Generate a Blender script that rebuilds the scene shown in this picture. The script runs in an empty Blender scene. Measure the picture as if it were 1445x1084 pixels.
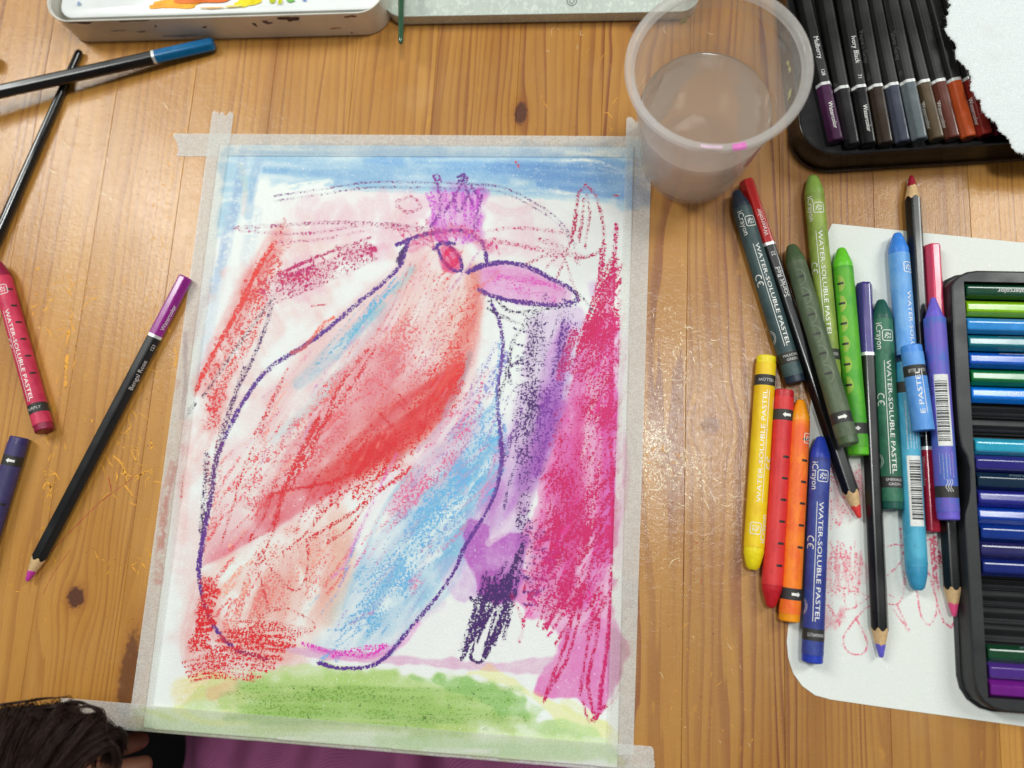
import bpy, bmesh, math, random
import numpy as np
from mathutils import Matrix, Vector, noise as mnoise

random.seed(7)
rng = np.random.default_rng(11)
scene = bpy.context.scene
COL = scene.collection

# ------------------------------------------------------------------ camera
PW, PH, FPX, CAMZ = 1445.0, 1084.0, 1094.99, 0.382
M = np.array([[0.99453704, -0.03588034, 0.09802383],
              [0.05321184, 0.9821576, -0.18037444],
              [-0.08980295, 0.18460509, 0.97870138]])


def P(u, v, z=0.0):
    """photo pixel -> point on the horizontal plane at height z"""
    d = M @ np.array([(u - PW / 2) / FPX, -(v - PH / 2) / FPX, -1.0])
    k = (z - CAMZ) / d[2]
    return np.array([d[0] * k, d[1] * k, z])


def project(X, Y, Z=0.0):
    dx, dy, dz = X, Y, Z - CAMZ
    a = dx * M[0, 0] + dy * M[1, 0] + dz * M[2, 0]
    b = dx * M[0, 1] + dy * M[1, 1] + dz * M[2, 1]
    c = dx * M[0, 2] + dy * M[1, 2] + dz * M[2, 2]
    return PW / 2 + FPX * a / -c, PH / 2 - FPX * b / -c


cam_data = bpy.data.cameras.new('camera')
cam_data.sensor_width = 36.0
cam_data.lens = 36.0 * FPX / PW
cam_data.clip_start = 0.01
cam_data.clip_end = 50
cam_data.dof.use_dof = True
cam_data.dof.focus_distance = 0.380
cam_data.dof.aperture_fstop = 4.5
cam = bpy.data.objects.new('camera', cam_data)
COL.objects.link(cam)
m4 = Matrix.Identity(4)
for i in range(3):
    for j in range(3):
        m4[i][j] = M[i, j]
m4[2][3] = CAMZ
cam.matrix_world = m4
scene.camera = cam

# ------------------------------------------------------------------ light
world = bpy.data.worlds.new('World')
scene.world = world
world.use_nodes = True
world.node_tree.nodes['Background'].inputs[0].default_value = (0.95, 0.98, 1.0, 1)
world.node_tree.nodes['Background'].inputs[1].default_value = 0.16


def area(name, loc, target, size, power, col=(1, 1, 1)):
    d = bpy.data.lights.new(name, 'AREA')
    d.shape = 'RECTANGLE'
    d.size, d.size_y = size
    d.energy = power
    d.color = col
    o = bpy.data.objects.new(name, d)
    COL.objects.link(o)
    o.location = loc
    v = Vector(target) - Vector(loc)
    o.rotation_euler = v.to_track_quat('-Z', 'Y').to_euler()
    return o


area('ceiling_lamp_right', (1.05, 0.75, 1.30), (0.1, 0.05, 0), (0.30, 0.8), 13.2, (0.97, 1.0, 0.96))
area('ceiling_lamp_left', (-1.05, 0.70, 1.30), (-0.1, 0.05, 0), (0.30, 0.8), 14.2, (0.97, 1.0, 0.96))
area('ceiling_lamp_middle', (0.22, 0.30, 1.9), (0, 0.05, 0), (0.34, 0.26), 12.5, (0.97, 1.0, 0.97))

scene.view_settings.view_transform = 'Standard'
scene.view_settings.look = 'None'
scene.view_settings.exposure = 0.0
scene.view_settings.gamma = 1.0
scene.render.engine = 'CYCLES'
scene.cycles.transparent_max_bounces = 32
scene.cycles.max_bounces = 14
scene.cycles.diffuse_bounces = 5


# ------------------------------------------------------------------ helpers
def lin(c):
    out = []
    for x in c[:3]:
        x = x / 255.0
        out.append(x / 12.92 if x <= 0.04045 else ((x + 0.055) / 1.055) ** 2.4)
    return tuple(out) + (1.0,)


class NT:
    def __init__(self, name):
        self.m = bpy.data.materials.new(name)
        self.m.use_nodes = True
        self.t = self.m.node_tree
        self.t.nodes.clear()
        self.out = self.t.nodes.new('ShaderNodeOutputMaterial')

    def n(self, kind, **kw):
        nd = self.t.nodes.new(kind)
        for k, v in kw.items():
            setattr(nd, k, v)
        return nd

    def link(self, a, b):
        self.t.links.new(a, b)

    def val(self, sock, v):
        if hasattr(v, 'is_output'):
            self.link(v, sock)
        else:
            sock.default_value = v

    def math(self, op, a, b=0.0, c=0.0, clamp=False):
        nd = self.n('ShaderNodeMath', operation=op, use_clamp=clamp)
        self.val(nd.inputs[0], a)
        self.val(nd.inputs[1], b)
        self.val(nd.inputs[2], c)
        return nd.outputs[0]

    def mix(self, f, a, b, mode='MIX'):
        nd = self.n('ShaderNodeMix', data_type='RGBA', blend_type=mode)
        self.val(nd.inputs[0], f)
        self.val(nd.inputs[6], a)
        self.val(nd.inputs[7], b)
        return nd.outputs[2]

    def smooth(self, v, a, b, lo=0.0, hi=1.0):
        nd = self.n('ShaderNodeMapRange', interpolation_type='SMOOTHSTEP')
        self.val(nd.inputs[0], v)
        nd.inputs[1].default_value, nd.inputs[2].default_value = a, b
        nd.inputs[3].default_value, nd.inputs[4].default_value = lo, hi
        return nd.outputs[0]

    def noise(self, vec, scale, detail=2.0, rough=0.5, dist=0.0):
        nd = self.n('ShaderNodeTexNoise')
        if vec is not None:
            self.link(vec, nd.inputs['Vector'])
        nd.inputs['Scale'].default_value = scale
        nd.inputs['Detail'].default_value = detail
        nd.inputs['Roughness'].default_value = rough
        nd.inputs['Distortion'].default_value = dist
        return nd.outputs[0]

    def obj(self):
        return self.n('ShaderNodeTexCoord').outputs['Object']

    def pos(self):
        return self.n('ShaderNodeNewGeometry').outputs['Position']

    def scale(self, vec, s):
        nd = self.n('ShaderNodeMapping')
        self.link(vec, nd.inputs[0])
        nd.inputs['Scale'].default_value = s
        return nd.outputs[0]

    def bsdf(self, col, rough=0.5, spec=0.5, **kw):
        b = self.n('ShaderNodeBsdfPrincipled')
        self.val(b.inputs['Base Color'], col)
        self.val(b.inputs['Roughness'], rough)
        b.inputs['Specular IOR Level'].default_value = spec
        for k, v in kw.items():
            self.val(b.inputs[k.replace('_', ' ')], v)
        return b

    def bump(self, h, strength, dist):
        nd = self.n('ShaderNodeBump')
        self.link(h, nd.inputs['Height'])
        nd.inputs['Strength'].default_value = strength
        nd.inputs['Distance'].default_value = dist
        return nd.outputs[0]

    def done(self, shader):
        self.link(shader, self.out.inputs[0])
        return self.m


MATS = {}


def cached(key, fn):
    if key not in MATS:
        MATS[key] = fn()
    return MATS[key]


def mat_plain(name, rgb, rough=0.45, spec=0.5, var=0.08, scale=600, bump=0.0, metal=0.0, coat=0.0):
    def make():
        t = NT(name)
        o = t.obj()
        n1 = t.noise(o, scale, 3, 0.6)
        n2 = t.noise(o, scale * 0.13, 2, 0.5)
        f = t.math('ADD', t.math('MULTIPLY', n1, 0.5), t.math('MULTIPLY', n2, 0.5))
        c = lin(rgb)
        lo = tuple(x * (1 - 2 * var) for x in c[:3]) + (1,)
        hi = tuple(min(1, x * (1 + 2 * var)) for x in c[:3]) + (1,)
        col = t.mix(t.smooth(f, 0.3, 0.7), lo, hi)
        b = t.bsdf(col, t.smooth(n2, 0.3, 0.7, max(0.03, rough - 0.07), rough + 0.09), spec, Metallic=metal)
        if coat:
            b.inputs['Coat Weight'].default_value = coat
            b.inputs['Coat Roughness'].default_value = 0.12
        if bump:
            t.link(t.bump(n1, bump, 0.0004), b.inputs['Normal'])
        return t.done(b.outputs[0])
    return cached((name, rgb, rough, metal, coat, bump), make)


def link_obj(name, mesh, mat=None, parent=None):
    o = bpy.data.objects.new(name, mesh)
    COL.objects.link(o)
    if mat is not None:
        if len(mesh.materials) == 0:
            mesh.materials.append(mat)
        if mesh.materials[0] != mat:
            o.material_slots[0].link = 'OBJECT'
            o.material_slots[0].material = mat
    if parent is not None:
        o.parent = parent
    return o


def mesh_from(name, verts, faces, smooth=None):
    me = bpy.data.meshes.new(name)
    me.from_pydata([tuple(map(float, v)) for v in verts], [], faces)
    me.validate()
    if smooth is not None:
        me.polygons.foreach_set('use_smooth', [True] * len(me.polygons))
        if smooth < 3:
            me.set_sharp_from_angle(angle=smooth)
    me.update()
    return me


def from_bm(name, bm, smooth=None):
    me = bpy.data.meshes.new(name)
    bm.to_mesh(me)
    bm.free()
    if smooth is not None:
        me.polygons.foreach_set('use_smooth', [True] * len(me.polygons))
        if smooth < 3:
            me.set_sharp_from_angle(angle=smooth)
    return me


def thing(name, label, cat, group=None, mw=None):
    o = bpy.data.objects.new(name, None)
    o.empty_display_size = 0.01
    COL.objects.link(o)
    if mw is not None:
        o.matrix_world = mw
    tag(o, label, cat, group)
    return o


def tag(o, label, cat, group=None):
    o['label'] = label
    o['category'] = cat
    if group:
        o['group'] = group
    return o


def lathe(profile, seg=64, a0=0.0, a1=2 * math.pi):
    """profile of (r, z)"""
    full = abs(a1 - a0 - 2 * math.pi) < 1e-6
    n = seg if full else seg + 1
    V, Fc = [], []
    for (r, z) in profile:
        for i in range(n):
            a = a0 + (a1 - a0) * i / seg
            V.append((r * math.cos(a), r * math.sin(a), z))
    for k in range(len(profile) - 1):
        for i in range(seg):
            j = (i + 1) % n
            Fc.append((k * n + i, k * n + j, (k + 1) * n + j, (k + 1) * n + i))
    return V, Fc


def frame_from(a, b):
    """local X from a to b, Z as far up as can be"""
    a, b = Vector(a), Vector(b)
    x = (b - a).normalized()
    y = Vector((0, 0, 1)).cross(x).normalized()
    z = x.cross(y)
    m = Matrix((( x.x, y.x, z.x, a.x), (x.y, y.y, z.y, a.y), (x.z, y.z, z.z, a.z), (0, 0, 0, 1)))
    return m, (b - a).length


# ---- flat shapes and lettering -------------------------------------------
TEXT_CACHE = {}


def text_polys(s):
    """flat text as (verts2d, faces), baseline at 0, starts at x = 0, cap height about 0.7"""
    if s in TEXT_CACHE:
        return TEXT_CACHE[s]
    cu = bpy.data.curves.new('lettering_source', 'FONT')
    cu.body = s
    cu.size = 1.0
    cu.resolution_u = 2
    o = bpy.data.objects.new('lettering_source', cu)
    COL.objects.link(o)
    bpy.context.view_layer.update()
    dg = bpy.context.evaluated_depsgraph_get()
    me = bpy.data.meshes.new_from_object(o.evaluated_get(dg))
    v = np.array([vv.co[:2] for vv in me.vertices]) if len(me.vertices) else np.zeros((0, 2))
    f = [tuple(p.vertices) for p in me.polygons]
    if len(v):
        v[:, 0] -= v[:, 0].min()
    bpy.data.objects.remove(o)
    bpy.data.curves.remove(cu)
    bpy.data.meshes.remove(me)
    TEXT_CACHE[s] = (v, f)
    return v, f


class Flat:
    """collects flat shapes in (s, t): s in the reading direction, t upwards"""

    def __init__(self):
        self.v, self.f = [], []

    def add(self, v, f):
        b = len(self.v)
        self.v += [tuple(x) for x in v]
        self.f += [tuple(i + b for i in q) for q in f]
        return self

    def text(self, s, s0, t0, width=None, height=None, flip=False, squeeze=1.0):
        v, f = text_polys(s)
        w = v[:, 0].max()
        k = width / w if width else height / 0.7
        ky = k if not height else height / 0.7
        vv = np.stack([v[:, 0] * k * squeeze, v[:, 1] * ky], 1)
        if flip:
            vv = -vv
        return self.add(vv + np.array([s0, t0]), f)

    def rect(self, s0, t0, s1, t1):
        return self.add([(s0, t0), (s1, t0), (s1, t1), (s0, t1)], [(0, 1, 2, 3)])

    def poly(self, pts):
        return self.add(pts, [tuple(range(len(pts)))])

    def line(self, pts, w):
        pts = [np.array(p, float) for p in pts]
        L, Rr = [], []
        for i, p in enumerate(pts):
            d = pts[min(i + 1, len(pts) - 1)] - pts[max(i - 1, 0)]
            d = d / (np.linalg.norm(d) + 1e-12)
            nrm = np.array([-d[1], d[0]]) * w / 2
            L.append(p + nrm)
            Rr.append(p - nrm)
        n = len(pts)
        return self.add(L + Rr, [(i, n + i, n + i + 1, i + 1) for i in range(n - 1)])

    def arc(self, cs, ct, r, a0, a1, w, n=12):
        return self.line([(cs + r * math.cos(a0 + (a1 - a0) * i / n), ct + r * math.sin(a0 + (a1 - a0) * i / n)) for i in range(n + 1)], w)

    def arrow(self, s, t, length, w, sign=1):
        # a tick with a pointed end, lying across the axis
        h = length / 2
        return self.poly([(s - w / 2, t - h * sign), (s + w / 2, t - h * sign), (s + w / 2, t + h * .5 * sign), (s, t + h * sign), (s - w / 2, t + h * .5 * sign)])

    def logo(self, s, t, k):
        r = k * 0.5
        q = k * 0.18
        pts = []
        for cx, cy, a in ((r - q, r - q, 0), (-r + q, r - q, 90), (-r + q, -r + q, 180), (r - q, -r + q, 270)):
            for i in range(5):
                aa = math.radians(a + 22.5 * i)
                pts.append((s + cx + q * math.cos(aa), t + cy * .92 + q * math.sin(aa)))
        pts.append(pts[0])
        self.line(pts, k * 0.07)
        w = k * 0.075
        self.line([(s - .25 * k, t + .22 * k), (s - .02 * k, t + .27 * k), (s - .12 * k, t + .05 * k), (s - .28 * k, t - .02 * k)], w)
        self.line([(s + .08 * k, t + .28 * k), (s + .26 * k, t + .2 * k), (s + .12 * k, t + .05 * k), (s + .28 * k, t - .08 * k)], w)
        self.line([(s - .26 * k, t - .14 * k), (s - .05 * k, t - .08 * k), (s - .1 * k, t - .28 * k)], w)
        self.line([(s + .05 * k, t - .05 * k), (s + .02 * k, t - .22 * k), (s + .24 * k, t - .27 * k)], w)
        return self

    def ce(self, s, t, k):
        self.arc(s, t, k * .5, math.radians(60), math.radians(300), k * .14)
        self.arc(s + k * 1.1, t, k * .5, math.radians(60), math.radians(300), k * .14)
        self.line([(s + k * .62, t), (s + k * 1.0, t)], k * .14)
        return self

    def mesh(self, name, mapper, tcut=None):
        bm = bmesh.new()
        vs = [bm.verts.new((a, b, 0)) for a, b in self.v]
        for q in self.f:
            try:
                bm.faces.new([vs[i] for i in q])
            except ValueError:
                pass
        if tcut:
            t0, t1 = min(b for a, b in self.v), max(b for a, b in self.v)
            k = math.floor(t0 / tcut) * tcut
            while k < t1:
                bmesh.ops.bisect_plane(bm, geom=bm.verts[:] + bm.edges[:] + bm.faces[:], dist=1e-9, plane_co=(0, k, 0), plane_no=(0, 1, 0))
                k += tcut
        for v in bm.verts:
            v.co = mapper(v.co.x, v.co.y)
        return from_bm(name, bm)


# ------------------------------------------------------------------ painted canvases (pigment stored per vertex)
def fft_noise(shape, corr, seed):
    r = np.random.default_rng(seed)
    f = np.fft.rfft2(r.normal(size=shape))
    ky = np.fft.fftfreq(shape[0])[:, None]
    kx = np.fft.rfftfreq(shape[1])[None, :]
    cx, cy = (corr if isinstance(corr, tuple) else (corr, corr))
    g = np.exp(-2 * (np.pi ** 2) * ((kx * cx) ** 2 + (ky * cy) ** 2) * .25)
    n = np.fft.irfft2(f * g, s=shape)
    return n / (n.std() + 1e-9)


def sstep(a, b, x):
    t = np.clip((x - a) / (b - a + 1e-12), 0, 1)
    return t * t * (3 - 2 * t)


def smooth_path(pts, step=7.0):
    pts = np.array(pts, float)
    if len(pts) < 3:
        n = max(2, int(np.linalg.norm(pts[-1] - pts[0]) / (step * 3)) + 1)
        return np.array([pts[0] + (pts[-1] - pts[0]) * i / (n - 1) for i in range(n)])
    ext = np.vstack([2 * pts[0] - pts[1], pts, 2 * pts[-1] - pts[-2]])
    out = []
    for i in range(1, len(ext) - 2):
        p0, p1, p2, p3 = ext[i - 1], ext[i], ext[i + 1], ext[i + 2]
        n = max(1, int(np.linalg.norm(p2 - p1) / step))
        for k in range(n):
            t = k / n
            out.append(.5 * ((2 * p1) + (-p0 + p2) * t + (2 * p0 - 5 * p1 + 4 * p2 - p3) * t * t + (-p0 + 3 * p1 - 3 * p2 + p3) * t ** 3))
    out.append(ext[-2])
    return np.array(out)


class Canvas:
    def __init__(self, x0, y0, x1, y1, res):
        self.x0, self.y0, self.res = x0, y0, res
        self.nx, self.ny = int(round((x1 - x0) / res)) + 1, int(round((y1 - y0) / res)) + 1
        xs = x0 + np.arange(self.nx) * res
        ys = y0 + np.arange(self.ny) * res
        self.X, self.Y = np.meshgrid(xs, ys)
        self.U, self.V = project(self.X, self.Y, 0.0003)
        sh = self.X.shape
        self.wash = np.ones(sh + (3,))
        self.ccol = np.ones(sh + (3,))
        self.cd = np.zeros(sh)
        self.big = fft_noise(sh, 26, 1)
        self.med = fft_noise(sh, 9, 2)
        self.fine = fft_noise(sh, 2.4, 3)
        self.streak = fft_noise(sh, (40, 5), 4)
        # streaks running diagonally like the brush
        a = fft_noise((sh[0] * 2, sh[1] * 2), (4, 60), 5)
        ang = math.radians(-38)
        iy, ix = np.indices(sh)
        cx, cy = sh[1] / 2, sh[0] / 2
        rx = ((ix - cx) * math.cos(ang) - (iy - cy) * math.sin(ang) + sh[1]).astype(int) % (sh[1] * 2)
        ry = ((ix - cx) * math.sin(ang) + (iy - cy) * math.cos(ang) + sh[0]).astype(int) % (sh[0] * 2)
        self.diag = a[ry, rx]

    def soften(self, sigma, k, poly):
        full = (slice(0, self.ny), slice(0, self.nx))
        k = k * sstep(-8, 8, self.poly_sd(poly, full))
        ky = np.fft.fftfreq(self.X.shape[0])[:, None]
        kx = np.fft.rfftfreq(self.X.shape[1])[None, :]
        g = np.exp(-2 * (np.pi * sigma) ** 2 * (kx ** 2 + ky ** 2))
        for i in range(3):
            w = self.wash[..., i]
            self.wash[..., i] = w * (1 - k) + k * np.fft.irfft2(np.fft.rfft2(w) * g, s=w.shape)

    def win(self, lo, hi, pad):
        m = (self.U > lo[0] - pad) & (self.U < hi[0] + pad) & (self.V > lo[1] - pad) & (self.V < hi[1] + pad)
        r = np.where(m.any(1))[0]
        c = np.where(m.any(0))[0]
        if len(r) == 0 or len(c) == 0:
            return None
        return slice(r[0], r[-1] + 1), slice(c[0], c[-1] + 1)

    def seg_dist(self, D, pts, pad, sl, S=None, T=None):
        U, V = self.U[sl], self.V[sl]
        acc = 0.0
        for a, b in zip(pts[:-1], pts[1:]):
            lo, hi = np.minimum(a, b) - pad, np.maximum(a, b) + pad
            c0 = np.searchsorted(U[U.shape[0] // 2], lo[0] - 30)
            c1 = np.searchsorted(U[U.shape[0] // 2], hi[0] + 30)
            vv = -V[:, V.shape[1] // 2]
            r0 = np.searchsorted(vv, -hi[1] - 30)
            r1 = np.searchsorted(vv, -lo[1] + 30)
            d = b - a
            L = d @ d + 1e-9
            if c1 > c0 and r1 > r0:
                u, v = U[r0:r1, c0:c1], V[r0:r1, c0:c1]
                t = np.clip(((u - a[0]) * d[0] + (v - a[1]) * d[1]) / L, 0, 1)
                q = np.hypot(u - a[0] - t * d[0], v - a[1] - t * d[1])
                near = q < D[r0:r1, c0:c1]
                D[r0:r1, c0:c1] = np.where(near, q, D[r0:r1, c0:c1])
                if S is not None:
                    cr = (d[0] * (v - a[1]) - d[1] * (u - a[0])) / math.sqrt(L)
                    S[r0:r1, c0:c1] = np.where(near, cr, S[r0:r1, c0:c1])
                    T[r0:r1, c0:c1] = np.where(near, acc + t * math.sqrt(L), T[r0:r1, c0:c1])
            acc += math.sqrt(L)
        return D

    def poly_sd(self, poly, sl):
        U, V = self.U[sl], self.V[sl]
        poly = np.array(poly, float)
        ins = np.zeros(U.shape, bool)
        D = np.full(U.shape, 1e9)
        for a, b in zip(poly, np.roll(poly, -1, 0)):
            cond = ((a[1] > V) != (b[1] > V))
            xx = a[0] + (V - a[1]) * (b[0] - a[0]) / (b[1] - a[1] + 1e-9)
            ins ^= cond & (U < xx)
            d = b - a
            t = np.clip(((U - a[0]) * d[0] + (V - a[1]) * d[1]) / (d @ d + 1e-9), 0, 1)
            D = np.minimum(D, np.hypot(U - a[0] - t * d[0], V - a[1] - t * d[1]))
        return np.where(ins, D, -D)

    def blend(self, sl, m, col, lift=False):
        c = np.array(col[:3]) / 255.0
        w = self.wash[sl]
        if lift:
            self.wash[sl] = w * (1 - m[..., None]) + c * m[..., None]
        else:
            mm = m[..., None]
            self.wash[sl] = w * (1 - mm) + mm * (.72 * np.minimum(c, w + .08) + .28 * c * w)

    def area(self, poly, col, a=0.7, soft=3, wob=5, edge=0.0, tex=0.25, lift=False, line=None, fall=40.0, streak=None, curve=True):
        pp = smooth_path(list(poly) + [poly[0]], 25)[:-1] if curve else np.array(poly, float)
        pad = soft + wob * 3
        sl = self.win(pp.min(0), pp.max(0), pad)
        if sl is None:
            return
        sd = self.poly_sd(pp, sl) + self.med[sl] * wob * .6 + self.big[sl] * wob * .6
        m = sstep(-soft, soft, sd)
        f = 1 + tex * (self.big[sl] * .5 + self.med[sl] * .3 + self.fine[sl] * .15)
        if streak == 'diag':
            f = f + self.diag[sl] * .18
        if streak == 'flat':
            f = f + self.streak[sl] * .3
        if line is not None:
            D = np.full(m.shape, 1e9)
            LL = smooth_path(line)
            U, V = self.U[sl], self.V[sl]
            for p, q in zip(LL[:-1], LL[1:]):
                d = q - p
                t = np.clip(((U - p[0]) * d[0] + (V - p[1]) * d[1]) / (d @ d + 1e-9), 0, 1)
                D = np.minimum(D, np.hypot(U - p[0] - t * d[0], V - p[1] - t * d[1]))
            f = f * np.exp(-D / fall)
        m = m * a * np.clip(f, 0, 1.6)
        if edge:
            m = m + edge * np.exp(-((sd - 1) / 1.6) ** 2)
        self.blend(sl, np.clip(m, 0, 1), col, lift)

    def brush(self, pts, w, col, a=0.6, soft=None, tex=0.3, dry=0.0, lift=False, bristle=0.45):
        pp = smooth_path(pts)
        soft = w * .2 if soft is None else soft
        pad = w / 2 + soft + 6
        sl = self.win(pp.min(0), pp.max(0), pad + 40)
        if sl is None:
            return
        sh = self.U[sl].shape
        S, T = np.zeros(sh), np.zeros(sh)
        D = self.seg_dist(np.full(sh, 1e9), pp, pad, sl, S, T)
        D = D + self.med[sl] * w * .05 + self.fine[sl] * .5
        m = 1 - sstep(w / 2 - soft, w / 2 + soft, D)
        f = np.clip(1 + tex * (self.med[sl] * .4 + self.fine[sl] * .25 + self.big[sl] * .4), 0, 1.6)
        if bristle:
            h1, h2 = rng.normal(size=64), rng.normal(size=64)
            k = (S / 2.1 + 3 * np.sin(T / 60.0 + h1[0])) % 63
            mixv = .5 + .5 * np.sin(T / 45.0 + h2[1] * 3)
            bn = np.interp(k, np.arange(64), h1) * mixv + np.interp(k, np.arange(64), h2) * (1 - mixv)
            f = np.clip(f * (1 + bristle * .55 * bn), 0, 1.7)
            Lp = T.max() + 1e-6
            f = f * (1 - .55 * bristle * sstep(.55, 1.0, T / Lp) * sstep(-.3, .7, bn))
        if dry:
            f = f * sstep(dry - 1.2, dry + .4, self.fine[sl] * .8 + self.med[sl] * .4 + .4)
        self.blend(sl, np.clip(m * a * f, 0, 1), col, lift)

    def fan(self, A, B, n, w, cols, a=.4, wob=8, lift=False, dry=0.0, bend=.06):
        A, B = smooth_path(A, 5), smooth_path(B, 5)
        order = rng.permutation(n)
        for i in order:
            t = (i + rng.uniform(0, 1)) / n
            p = A[min(len(A) - 1, int(t * len(A)))] + rng.normal(size=2) * wob
            q = B[min(len(B) - 1, int(t * len(B)))] + rng.normal(size=2) * wob
            s0, s1 = rng.uniform(0, .35), rng.uniform(.65, 1.0)
            p, q = p + (q - p) * s0, p + (q - p) * s1
            nrm = np.array([-(q - p)[1], (q - p)[0]]) * rng.normal() * bend
            c = cols[rng.integers(len(cols))]
            self.brush([p, (p + q) / 2 + nrm, q], w * rng.uniform(.5, 1.5), c, a * rng.uniform(.6, 1.3), lift=lift, dry=dry)

    def crayon(self, pts, w, col, dens=0.7, jit=0.25):
        pp = smooth_path(pts)
        pad = w / 2 + 3
        sl = self.win(pp.min(0), pp.max(0), pad + 40)
        if sl is None:
            return
        D = self.seg_dist(np.full(self.U[sl].shape, 1e9), pp, pad, sl)
        ww = w / 2 * (1 + jit * .5 * self.med[sl])
        m = dens * (1 - sstep(ww * .45, ww + 1.2, D)) * np.clip(1 + jit * self.big[sl] * .6, .3, 1.5)
        c = np.array(col[:3]) / 255.0
        k = (m / (m + .55 * self.cd[sl] + 1e-6))[..., None] * (m > .02)[..., None]
        self.ccol[sl] = self.ccol[sl] * (1 - k) + c * k
        self.cd[sl] = np.clip(np.maximum(self.cd[sl], m) + .07 * np.minimum(self.cd[sl], m), 0, 1)

    def hatch(self, A, B, n, w, col, dens=0.6, wob=4.0, jit=.35):
        A, B = smooth_path(A, 5), smooth_path(B, 5)
        for i in range(n):
            def pick(L, t):
                x = t * (len(L) - 1)
                k = min(int(x), len(L) - 2)
                return L[k] + (L[k + 1] - L[k]) * (x - k)
            t0, t1 = i / n, (i + .5) / n
            a = pick(A, t0) + rng.normal(size=2) * wob
            b = pick(B, t1) + rng.normal(size=2) * wob
            mid = (a + b) / 2 + rng.normal(size=2) * wob * .6
            self.crayon([a, mid, b], w * rng.uniform(.7, 1.3), col, dens * rng.uniform(.6, 1.25), jit)

    def sample(self, x, y):
        fx = np.clip((x - self.x0) / self.res, 0, self.nx - 1.001)
        fy = np.clip((y - self.y0) / self.res, 0, self.ny - 1.001)
        i, j = fx.astype(int), fy.astype(int)
        a, b = (fx - i)[:, None], (fy - j)[:, None]

        def g(A):
            if A.ndim == 2:
                A = A[..., None]
            return (A[j, i] * (1 - a) * (1 - b) + A[j, i + 1] * a * (1 - b) + A[j + 1, i] * (1 - a) * b + A[j + 1, i + 1] * a * b)
        return g(self.wash), g(self.ccol), g(self.cd)[:, 0]

    def paint(self, me, mw=None):
        n = len(me.vertices)
        co = np.empty(n * 3)
        me.vertices.foreach_get('co', co)
        co = co.reshape(-1, 3)
        w, c, d = self.sample(co[:, 0], co[:, 1])
        w = np.clip(w, 0, 1) ** .66

        def tolin(x):
            x = np.clip(x, 0, 1)
            return np.where(x <= .04045, x / 12.92, ((x + .055) / 1.055) ** 2.4)
        at = me.color_attributes.new('wash', 'FLOAT_COLOR', 'POINT')
        at.data.foreach_set('color', np.concatenate([tolin(w), np.ones((n, 1))], 1).astype(np.float32).ravel())
        at = me.color_attributes.new('crayon', 'FLOAT_COLOR', 'POINT')
        at.data.foreach_set('color', np.concatenate([tolin(c), np.ones((n, 1))], 1).astype(np.float32).ravel())
        at = me.attributes.new('wax_cover', 'FLOAT', 'POINT')
        at.data.foreach_set('value', d.astype(np.float32))


def grid_mesh(name, xs, ys, zf):
    X, Y = np.meshgrid(xs, ys)
    Z = zf(X, Y)
    ny, nx = X.shape
    me = bpy.data.meshes.new(name)
    me.vertices.add(nx * ny)
    me.vertices.foreach_set('co', np.stack([X, Y, Z], 2).astype(np.float32).ravel())
    i = np.arange(ny - 1)[:, None] * nx + np.arange(nx - 1)[None]
    q = np.stack([i, i + 1, i + nx + 1, i + nx], 2).reshape(-1, 4)
    me.loops.add(q.size)
    me.loops.foreach_set('vertex_index', q.ravel().astype(np.int32))
    me.polygons.add(len(q))
    me.polygons.foreach_set('loop_start', np.arange(0, q.size, 4, dtype=np.int32))
    me.polygons.foreach_set('use_smooth', np.ones(len(q), bool))
    me.update(calc_edges=True)
    return me


def mat_painted(name, base=(238, 242, 238), tooth=1.0):
    t = NT(name)
    p = t.pos()
    a = t.n('ShaderNodeAttribute', attribute_name='wash').outputs['Color']
    c = t.n('ShaderNodeAttribute', attribute_name='crayon').outputs['Color']
    d = t.n('ShaderNodeAttribute', attribute_name='wax_cover').outputs['Fac']
    # the tooth of cold pressed paper: a slightly woven grain
    n1 = t.noise(t.scale(p, (1, .55, 1)), 1080, 2, .55)
    n2 = t.noise(t.scale(p, (.55, 1, 1)), 1280, 2, .55)
    n3 = t.noise(p, 2600, 2, .6)
    h = t.math('ADD', t.math('ADD', t.math('MULTIPLY', n1, .42), t.math('MULTIPLY', n2, .38)), t.math('MULTIPLY', n3, .2))
    hn = t.smooth(h, .36, .64)
    hit = t.math('SUBTRACT', t.math('MULTIPLY', d, .92), t.math('SUBTRACT', 1.0, hn))
    mask = t.smooth(hit, -.11, .13)
    soft = t.math('MULTIPLY', d, .32)
    mk = t.math('MAXIMUM', mask, soft, clamp=True)
    paper = t.mix(t.smooth(n3, .3, .7), lin(tuple(x - 5 for x in base)), lin(tuple(min(255, x + 3) for x in base)))
    col = t.mix(1.0, paper, a, 'MULTIPLY')
    # pigment settles in the hollows
    col = t.mix(t.math('MULTIPLY', t.math('SUBTRACT', .6, hn, clamp=True), .35), col, t.mix(1.0, col, a, 'MULTIPLY'))
    col = t.mix(mk, col, c)
    rough = t.math('SUBTRACT', .82, t.math('MULTIPLY', mask, .32))
    b = t.bsdf(col, rough, .3)
    t.link(t.bump(t.math('ADD', h, t.math('MULTIPLY', mask, .15)), .75 * tooth, .0004), b.inputs['Normal'])
    return t.done(b.outputs[0])


# ------------------------------------------------------------------ floor and table
def mat_floor():
    t = NT('floor_dark')
    n = t.noise(t.pos(), 14, 4, .6)
    col = t.mix(n, (.004, .0035, .0035, 1), (.010, .009, .009, 1))
    return t.done(t.bsdf(col, .9, 0.0).outputs[0])


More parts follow.
